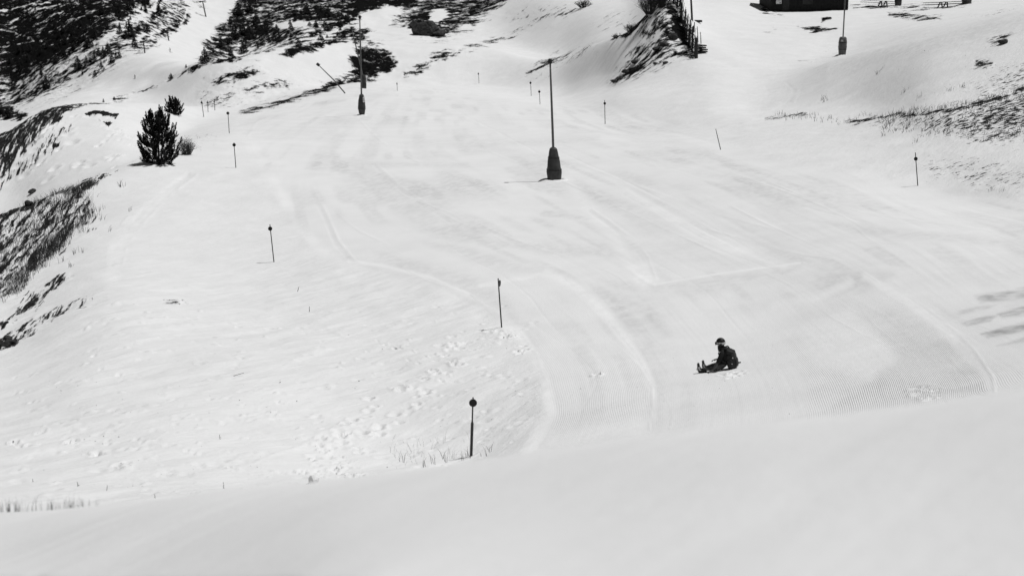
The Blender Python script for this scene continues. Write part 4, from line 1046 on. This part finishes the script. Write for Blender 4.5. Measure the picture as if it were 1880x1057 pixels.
for i in range(90): crumb(r.uniform(20, 900), r.uniform(690, 890), r.uniform(.6, 1.6))
for i in range(40): crumb(r.uniform(930, 1500), r.uniform(640, 780), r.uniform(.5, 1.1))
for i in range(26): crumb(1690+r.random()*180, r.uniform(285, 340), r.uniform(.7, 1.4))
for i in range(60): crumb(r.uniform(1460, 1880), r.uniform(80, 200), r.uniform(.6, 1.6))
for a, b_ in [((404,806),(403,797)),((143,892),(142,884)),((196,900),(197,890)),((411,896),(410,884)),((285,914),(284,907)),((60,884),(60,878)),((546,535),(549,526)),((568,572),(568,562)),((422,690),(448,684))]:
    B = pick(*a); k = mpp(B); m.tube([B - Vector((0, 0, .03)), ray_at(b_[0], b_[1], B.y)], [.9*k*.7, .9*k*.4], 5)
o = m.build('snow_debris', M_DIRT); tag(o, 'twigs and crumbs of soil lying scattered on the snow', 'debris'); o['kind'] = 'stuff'

# ------------------------------------------------------------------ people
M_JACKET = simple_mat('black_jacket', .010, .75, .5, 6, .02)
M_TROUSER = simple_mat('patterned_grey_trousers', .06, .8, .75, 9, .02)
M_GLOVE = simple_mat('grey_glove', .07, .7, .3, 20)
M_SKIN = simple_mat('skin', .38, .6, .08, 10)
M_HELMET = simple_mat('matt_black_helmet', .008, .5, .2, 8)
M_STRAP = simple_mat('pale_strap', .55, .6, .2, 20)
M_SOLE = simple_mat('pale_boot_trim', .55, .6, .3, 14)
M_BOOT = simple_mat('black_boot', .012, .6, .4, 10)
M_PACK = simple_mat('backpack_nylon', .016, .6, .5, 7, .02)

def skinned(name, verts, edges, radii, root_i=0, levels=2):
    me = bpy.data.meshes.new(name); me.from_pydata([tuple(v) for v in verts], edges, [])
    o = bpy.data.objects.new(name, me); COL.objects.link(o)
    md = o.modifiers.new('skin', 'SKIN'); md.use_smooth_shade = True; md.branch_smoothing = .6
    for i, sv in enumerate(me.skin_vertices[0].data):
        r_ = radii[i]; sv.radius = r_ if isinstance(r_, tuple) else (r_, r_); sv.use_root = (i == root_i)
    sb = o.modifiers.new('sub', 'SUBSURF'); sb.levels = levels; sb.render_levels = levels
    dg = bpy.context.evaluated_depsgraph_get()
    nm = bpy.data.meshes.new_from_object(o.evaluated_get(dg))
    bpy.data.objects.remove(o)
    nm.name = name
    o = bpy.data.objects.new(name, nm); COL.objects.link(o)
    nm.materials.clear()
    return o
class Rig:
    def __init__(s): s.v = []; s.e = []; s.r = []
    def p(s, co, r, prev=None):
        s.v.append(Vector(co)); s.r.append(r)
        if prev is not None: s.e.append((prev, len(s.v)-1))
        return len(s.v)-1
def hand(rg, wrist_i, wrist, fwd, side, up, sc=1.):
    """palm and five curled fingers; fwd along the hand, side towards the thumb"""
    f, s, u = fwd.normalized(), side.normalized(), up.normalized()
    palm = rg.p(wrist + f*.05*sc, (.034*sc, .02*sc), wrist_i)
    kn = rg.p(wrist + f*.085*sc, (.034*sc, .017*sc), palm)
    for i, (off_, L_) in enumerate(((.030, .070), (.010, .080), (-.010, .074), (-.030, .058))):
        b_ = wrist + f*.095*sc + s*off_*sc
        a = rg.p(b_, .0105*sc, kn); c = rg.p(b_ + f*L_*.45*sc - u*.006*sc, .0100*sc, a)
        d = rg.p(b_ + f*L_*.8*sc - u*.022*sc, .0095*sc, c); rg.p(b_ + f*L_*1.0*sc - u*.036*sc, .008*sc, d)
    t0 = rg.p(wrist + f*.035*sc + s*.036*sc, .0125*sc, palm); t1 = rg.p(wrist + f*.06*sc + s*.058*sc - u*.008*sc, .0115*sc, t0); rg.p(wrist + f*.085*sc + s*.064*sc - u*.02*sc, .009*sc, t1)
def head_mesh(name):
    """front is -X; centre of the head at the origin, about 0.23 tall"""
    bm = bmesh.new(); bmesh.ops.create_uvsphere(bm, u_segments=28, v_segments=20, radius=1)
    for v in bm.verts:
        x, y, z = v.co
        fx = -x   # forward
        X_ = fx*.098; Y_ = y*.076; Z_ = z*.118
        if z < 0: Y_ *= 1 - .30*(-z)**1.5; X_ *= 1 - .08*(-z) if fx > 0 else 1 - .35*(-z)
        if fx > .5:
            n_ = math.exp(-((z+.08)/.16)**2 - (y/.16)**2); X_ += .024*n_                     # nose
            for s in (-1, 1): X_ -= .010*math.exp(-((z-.12)/.10)**2 - ((y-.36*s)/.18)**2)     # eye sockets
            X_ += .006*math.exp(-((z+.45)/.07)**2 - (y/.28)**2) - .005*math.exp(-((z+.52)/.03)**2 - (y/.25)**2)  # lips
            X_ += .008*math.exp(-((z+.85)/.16)**2 - (y/.3)**2)                                # chin
        v.co = (-X_, Y_, Z_)
    for s in (-1, 1):   # ears
        r_ = bmesh.ops.create_icosphere(bm, subdivisions=2, radius=1)
        for v in r_['verts']: v.co = Vector((v.co.x*.018+.008, v.co.y*.010+s*.074, v.co.z*.030-.005))
    for s in (-1, 1):
        r_ = bmesh.ops.create_icosphere(bm, subdivisions=2, radius=.012)
        for v in r_['verts']: v.co += Vector((-.083, s*.030, .012))
    me = bpy.data.meshes.new(name); bm.to_mesh(me); bm.free()
    me.polygons.foreach_set('use_smooth', [True]*len(me.polygons))
    return me
def dome(m, a, b_, c, z0, nu=24, nv=10, thick=0.):
    vs = []; fs = []
    for j in range(nv+1):
        ph = math.asin(z0) + (math.pi/2-math.asin(z0))*j/nv
        for i in range(nu):
            w = 2*math.pi*i/nu; vs.append((a*math.cos(ph)*math.cos(w), b_*math.cos(ph)*math.sin(w), c*math.sin(ph)))
    for j in range(nv):
        for i in range(nu): fs.append((j*nu+i, j*nu+(i+1) % nu, (j+1)*nu+(i+1) % nu, (j+1)*nu+i))
    fs.append(tuple(range(nu-1, -1, -1)))
    m.add(vs, fs)

PB = pick(1331, 677.5); PB.z -= .055
YAW = math.radians(-24)      # local -X is where the person faces; turned a little up the slope
# ground under the figure
def gz(x, y):
    c, s = math.cos(YAW), math.sin(YAW); return ground(PB.x + x*c - y*s, PB.y + x*s + y*c) - PB.z
person = empty('person', PB, 'person in black jacket, grey trousers and helmet sitting on the snow with legs outstretched', 'person')
person.rotation_euler = (0, 0, YAW)
rg = Rig()
g0 = gz(0, 0)
pel = rg.p((.02, 0, .12+g0), (.19, .18)); s1 = rg.p((.03, 0, .27+g0), (.185, .165), pel); s2 = rg.p((.03, 0, .42+g0), (.19, .165), s1)
s3 = rg.p((-.04, 0, .54+g0), (.175, .14), s2); nk = rg.p((-.10, 0, .615+g0), .075, s3); hd = rg.p((-.13, 0, .68+g0), .06, nk)
legs = []
for sd, hx, kx, kz, ax, ay in ((-1, -.06, -.36, .15, -.64, -.17), (1, -.06, -.34, .17, -.61, .20)):
    hip = rg.p((hx-.04, sd*.10, .10+g0), .112, pel); th = rg.p(((hx+kx)/2, sd*.14, .10+kz*.15+gz(-.24, sd*.14)*.6), .098, hip)
    kn = rg.p((kx, sd*.165, kz*.75+gz(kx, sd*.165)), .078, th); cf = rg.p(((kx+ax)/2, (sd*.165+ay)/2, .105+gz((kx+ax)/2, ay)), .068, kn)
    an = rg.p((ax, ay, .075+gz(ax, ay)), .05, cf); legs.append((ax, ay))
# near (left) arm props on the snow beside the hip, far arm rests on the thigh
sh = rg.p((-.03, -.17, .545+g0), .092, s3); up = rg.p((-.07, -.235, .42+g0), .078, sh); el = rg.p((-.11, -.27, .29+g0), .068, up)
fo_ = rg.p((-.19, -.30, .17+gz(-.19, -.3)), .054, el); wr = Vector((-.25, -.32, .085+gz(-.25, -.32))); wi = rg.p(wr, .030, fo_)
hand(rg, wi, wr, Vector((-.8, -.15, -.42)), Vector((0, 1, 0)), Vector((-.4, 0, .9)), 1.1)
sh = rg.p((-.04, .17, .545+g0), .092, s3); up = rg.p((-.09, .24, .42+g0), .078, sh); el = rg.p((-.13, .26, .30+g0), .066, up)
fo_ = rg.p((-.20, .23, .24+g0), .054, el); wr = Vector((-.27, .19, .225+g0)); wi = rg.p(wr, .032, fo_)
hand(rg, wi, wr, Vector((-.9, -.1, -.25)), Vector((0, -1, 0)), Vector((-.2, 0, .95)), 1.1)
body = skinned('body', rg.v, rg.e, rg.r, levels=3)
me = body.data
for mt in (M_JACKET, M_TROUSER, M_GLOVE, M_SKIN): me.materials.append(mt)
# head joined into the same mesh
hm = head_mesh('head'); hb = bmesh.new(); hb.from_mesh(me)
HC = Vector((-.16, 0, .745+g0)); tmp = bmesh.new(); tmp.from_mesh(hm)
HR = Matrix.Rotation(math.radians(-20), 3, 'Y') @ Matrix.Rotation(math.radians(-6), 3, 'Z')
for v in tmp.verts: v.co = HR @ v.co + HC
tm = bpy.data.meshes.new('tmp'); tmp.to_mesh(tm); nface0 = len(hb.faces); hb.from_mesh(tm); hb.faces.ensure_lookup_table()
for i, f in enumerate(hb.faces):
    c = f.calc_center_median()
    if i >= nface0: f.material_index = 3
    elif c.x < -.13 and (c.z-g0) < .24 and abs(c.y) < .275 and not (abs(c.y) > .26): f.material_index = 1
    elif (c.z-g0) < .17 and abs(c.y) < .23: f.material_index = 1
    else: f.material_index = 0
    if i < nface0 and ((c.y < -.255 and c.z-g0 < .115) or (c.y > .12 and c.x < -.25 and c.z-g0 > .2 and c.x > -.42 and c.y < .235 and c.z-g0 < .27 and False)): f.material_index = 2
    if i < nface0 and c.y < -.22 and -.30 < c.x < -.12 and .11 < c.z-g0 < .25: f.material_index = 2
    f.smooth = True
hb.to_mesh(me); hb.free(); tmp.free()
body.parent = person
# boots
for ax, ay in legs:
    z0 = gz(ax, ay); m = MB()
    # the foot stands up on its heel: sole faces away from the body
    sole = [(-.05, .0), (-.075, .05), (-.085, .12), (-.10, .20), (-.105, .26), (-.085, .285), (-.06, .27), (-.045, .20), (.0, .13), (.06, .12), (.07, .07), (.06, .015), (.0, -.005)]
    vs = []; fs = []; n = len(sole)
    for wy, q in ((-.048, .86), (-.03, 1), (.03, 1), (.048, .86)):
        cx = sum(p[0] for p in sole)/n; cz = sum(p[1] for p in sole)/n
        for x, z in sole: vs.append((ax - .02 + cx + (x-cx)*q, ay+wy, z0 + cz + (z-cz)*q))
    for j in range(3):
        for i in range(n): fs.append((j*n+i, j*n+(i+1) % n, (j+1)*n+(i+1) % n, (j+1)*n+i))
    fs.append(tuple(range(n-1, -1, -1))); fs.append(tuple(3*n+i for i in range(n)))
    m.add(vs, fs); m.tube([(ax+.0, ay, z0+.07), (ax+.09, ay, z0+.095), (ax+.14, ay, z0+.10)], [.06, .068, .07], 14)
    bt = recalc(m.build('boot', M_BOOT, person))
    m = MB(); m.box((ax-.108, ay, z0+.11), (.012, .08, .10), Matrix.Rotation(-.18, 3, 'Y')); m.box((ax-.055, ay-.047, z0+.15), (.05, .012, .05)); m.build('trim', M_SOLE, bt)
    m = MB(); m.box((ax-.03, ay-.052, z0+.10), (.07, .02, .025), Matrix.Rotation(.5, 3, 'Y')); m.build('buckle', M_SOLE, bt)
# helmet with goggle strap
m = MB(); dome(m, .135, .12, .132, -.18)
for s in (-1, 1): m.box((.02, s*.100, -.055), (.085, .026, .10))
hel = recalc(m.build('helmet', M_HELMET, person, smooth=True)); hel.matrix_local = Matrix.Translation(HC + Vector((.012, 0, .028))) @ HR.to_4x4()
m = MB(); nn = 30; vs = []; fs = []
for i in range(nn+1):
    w = math.radians(-128 + 256*i/nn); c, s = math.cos(w), math.sin(w)
    wz = .028
    for z in (-wz, wz):
        q = 1.035*math.sqrt(max(1-((z-.03)/.128)**2, .1)); vs.append((.128*q*c, .112*q*s, z - .012 - .035*c))
for i in range(nn): fs.append((2*i, 2*i+2, 2*i+3, 2*i+1))
m.add(vs, fs); stp = m.build('goggle_strap', M_STRAP, hel)
sd_ = stp.modifiers.new('thick', 'SOLIDIFY'); sd_.thickness = .008; sd_.offset = 1
m = MB(); m.box((-.128, 0, .005), (.035, .16, .07), Matrix.Rotation(.1, 3, 'Y')); m.tube([(-.12, -.07, .02), (-.155, 0, .035), (-.12, .07, .02)], [.012, .014, .012], 8); m.build('goggles', M_HELMET, hel)
m = MB(); m.tube([HC + Vector((.07, 0, -.19)), HC + Vector((.03, 0, -.12)), HC + Vector((.015, 0, -.055))], [.13, .105, .092], 18); m.build('collar', M_JACKET, person, smooth=True)
# backpack on the back
bp_ = empty('backpack', PB, 'black backpack with lid and side pockets worn by the person sitting on the snow', 'backpack')
bp_.rotation_euler = (0, 0, YAW)
def pillow(c, size, rot=None, n=4):
    bm = bmesh.new(); bmesh.ops.create_cube(bm, size=1); bmesh.ops.subdivide_edges(bm, edges=bm.edges, cuts=n, use_grid_fill=True)
    vs = []; fs = [tuple(v.index for v in f.verts) for f in bm.faces]
    for v in bm.verts:
        q = v.co*2; L4 = (abs(q.x)**4+abs(q.y)**4+abs(q.z)**4)**.25; q = q/max(L4, .01)*.5
        p = Vector((q.x*size[0], q.y*size[1], q.z*size[2])); vs.append((rot @ p if rot else p) + Vector(c))
    bm.free(); return vs, fs
Rt = Matrix.Rotation(math.radians(-10), 3, 'Y')
m = MB(); m.add(*pillow((.19, 0, .29+g0), (.26, .36, .50), Rt)); m.build('pack_body', M_PACK, bp_, smooth=True)
m = MB(); m.add(*pillow((.13, 0, .525+g0), (.27, .32, .15), Matrix.Rotation(math.radians(16), 3, 'Y'))); m.build('lid', M_PACK, bp_, smooth=True)
m = MB(); m.add(*pillow((.31, 0, .25+g0), (.11, .24, .27), Rt)); m.build('front_pocket', M_PACK, bp_, smooth=True)
for s in (-1, 1):
    m = MB(); m.add(*pillow((.20, s*.175, .22+g0), (.16, .09, .24), Rt)); m.build('side_pocket', M_PACK, bp_, smooth=True)
    m = MB(); m.tube([(.12, s*.10, .56+g0), (.03, s*.115, .65+g0), (-.10, s*.12, .61+g0), (-.165, s*.13, .48+g0), (-.08, s*.16, .30+g0), (.10, s*.15, .22+g0)], [.022]*6, 8); m.build('shoulder_strap', M_PACK, bp_, smooth=True)
    m = MB(); m.box((.26, s*.175, .40+g0), (.03, .012, .03)); m.box((.26, s*.222, .24+g0), (.022, .012, .022)); m.build('buckle', M_SOLE, bp_)
# a pole lying on the snow behind the person, its ends showing on both sides
a_ = pick(1279, 680.5); b_ = pick(1361.5, 667.5); b_.y += .05; m = MB(); k = mpp(a_)
pts_ = [a_.lerp(b_, t) for t in (0, .25, .5, .75, 1)]
pts_ = [Vector((p.x, p.y+.08, max(ground(p.x, p.y+.08), 0)+.03)) for p in pts_]
m.tube([p - pts_[0] for p in pts_], [.012, .014, .015, .018, .020], 8); m.tube([(pts_[1]-pts_[0])*.35, (pts_[1]-pts_[0])*.38], [.045, .045], 12)
tag(m.build('ski_pole', M_POLE, None, loc=pts_[0]), 'thin dark pole lying on the snow under the seated person, ends sticking out both sides', 'ski pole')

# two tiny skiers far away on the other run
def skier(px, py, hpx, label, turn, seed):
    B = pick(px, py, 255); k = mpp(B); h = hpx*k; s = h/1.72
    root = empty('person', B, label, 'person', None); root.rotation_euler = (0, 0, turn); root.scale = (s, s, s)
    rg = Rig()
    pel = rg.p((.06, 0, .86), (.15, .13)); s1 = rg.p((.02, 0, 1.05), (.14, .12), pel); s2 = rg.p((-.05, 0, 1.30), (.16, .12), s1); nk = rg.p((-.10, 0, 1.45), .06, s2)
    hd = rg.p((-.12, 0, 1.56), (.10, .09), nk); rg.p((-.12, 0, 1.66), (.09, .08), hd)
    for sd in (-1, 1):
        hp = rg.p((.05, sd*.10, .80), .10, pel); kn = rg.p((-.10, sd*.13, .46), .075, hp); an = rg.p((0, sd*.13, .10), .055, kn); rg.p((-.16, sd*.13, .05), .05, an)
        sh = rg.p((-.06, sd*.19, 1.32), .07, s2); el = rg.p((-.05, sd*.30, 1.06), .05, sh); wr = Vector((-.28, sd*.32, .98)); wi = rg.p(wr, .035, el)
        hand(rg, wi, wr, Vector((-1, 0, -.2)), Vector((0, -sd, .2)), Vector((0, 0, 1)), 1.1)
    b = skinned('body', rg.v, rg.e, rg.r, levels=1); b.data.materials.append(M_JACKET); b.parent = root
    for sd in (-1, 1):
        m = MB(); m.tube([(-.95, sd*.14, .10), (-.8, sd*.14, .02), (.75, sd*.14, .02)], [.03, .045, .045], 6); m.build('ski', M_POLE, root)
        m = MB(); m.tube([(-.36, sd*.33, 1.05), (-.1, sd*.45, .0)], [.014, .012], 6); m.build('ski_pole', M_POLE, root)
skier(312.5, 96.5, 9, 'tiny dark skier standing on the far white run below the middle lift pylon', .5, 1)
skier(248, 145, 8, 'tiny dark skier lower down the far white run, above the dark ridge', -.4, 2)
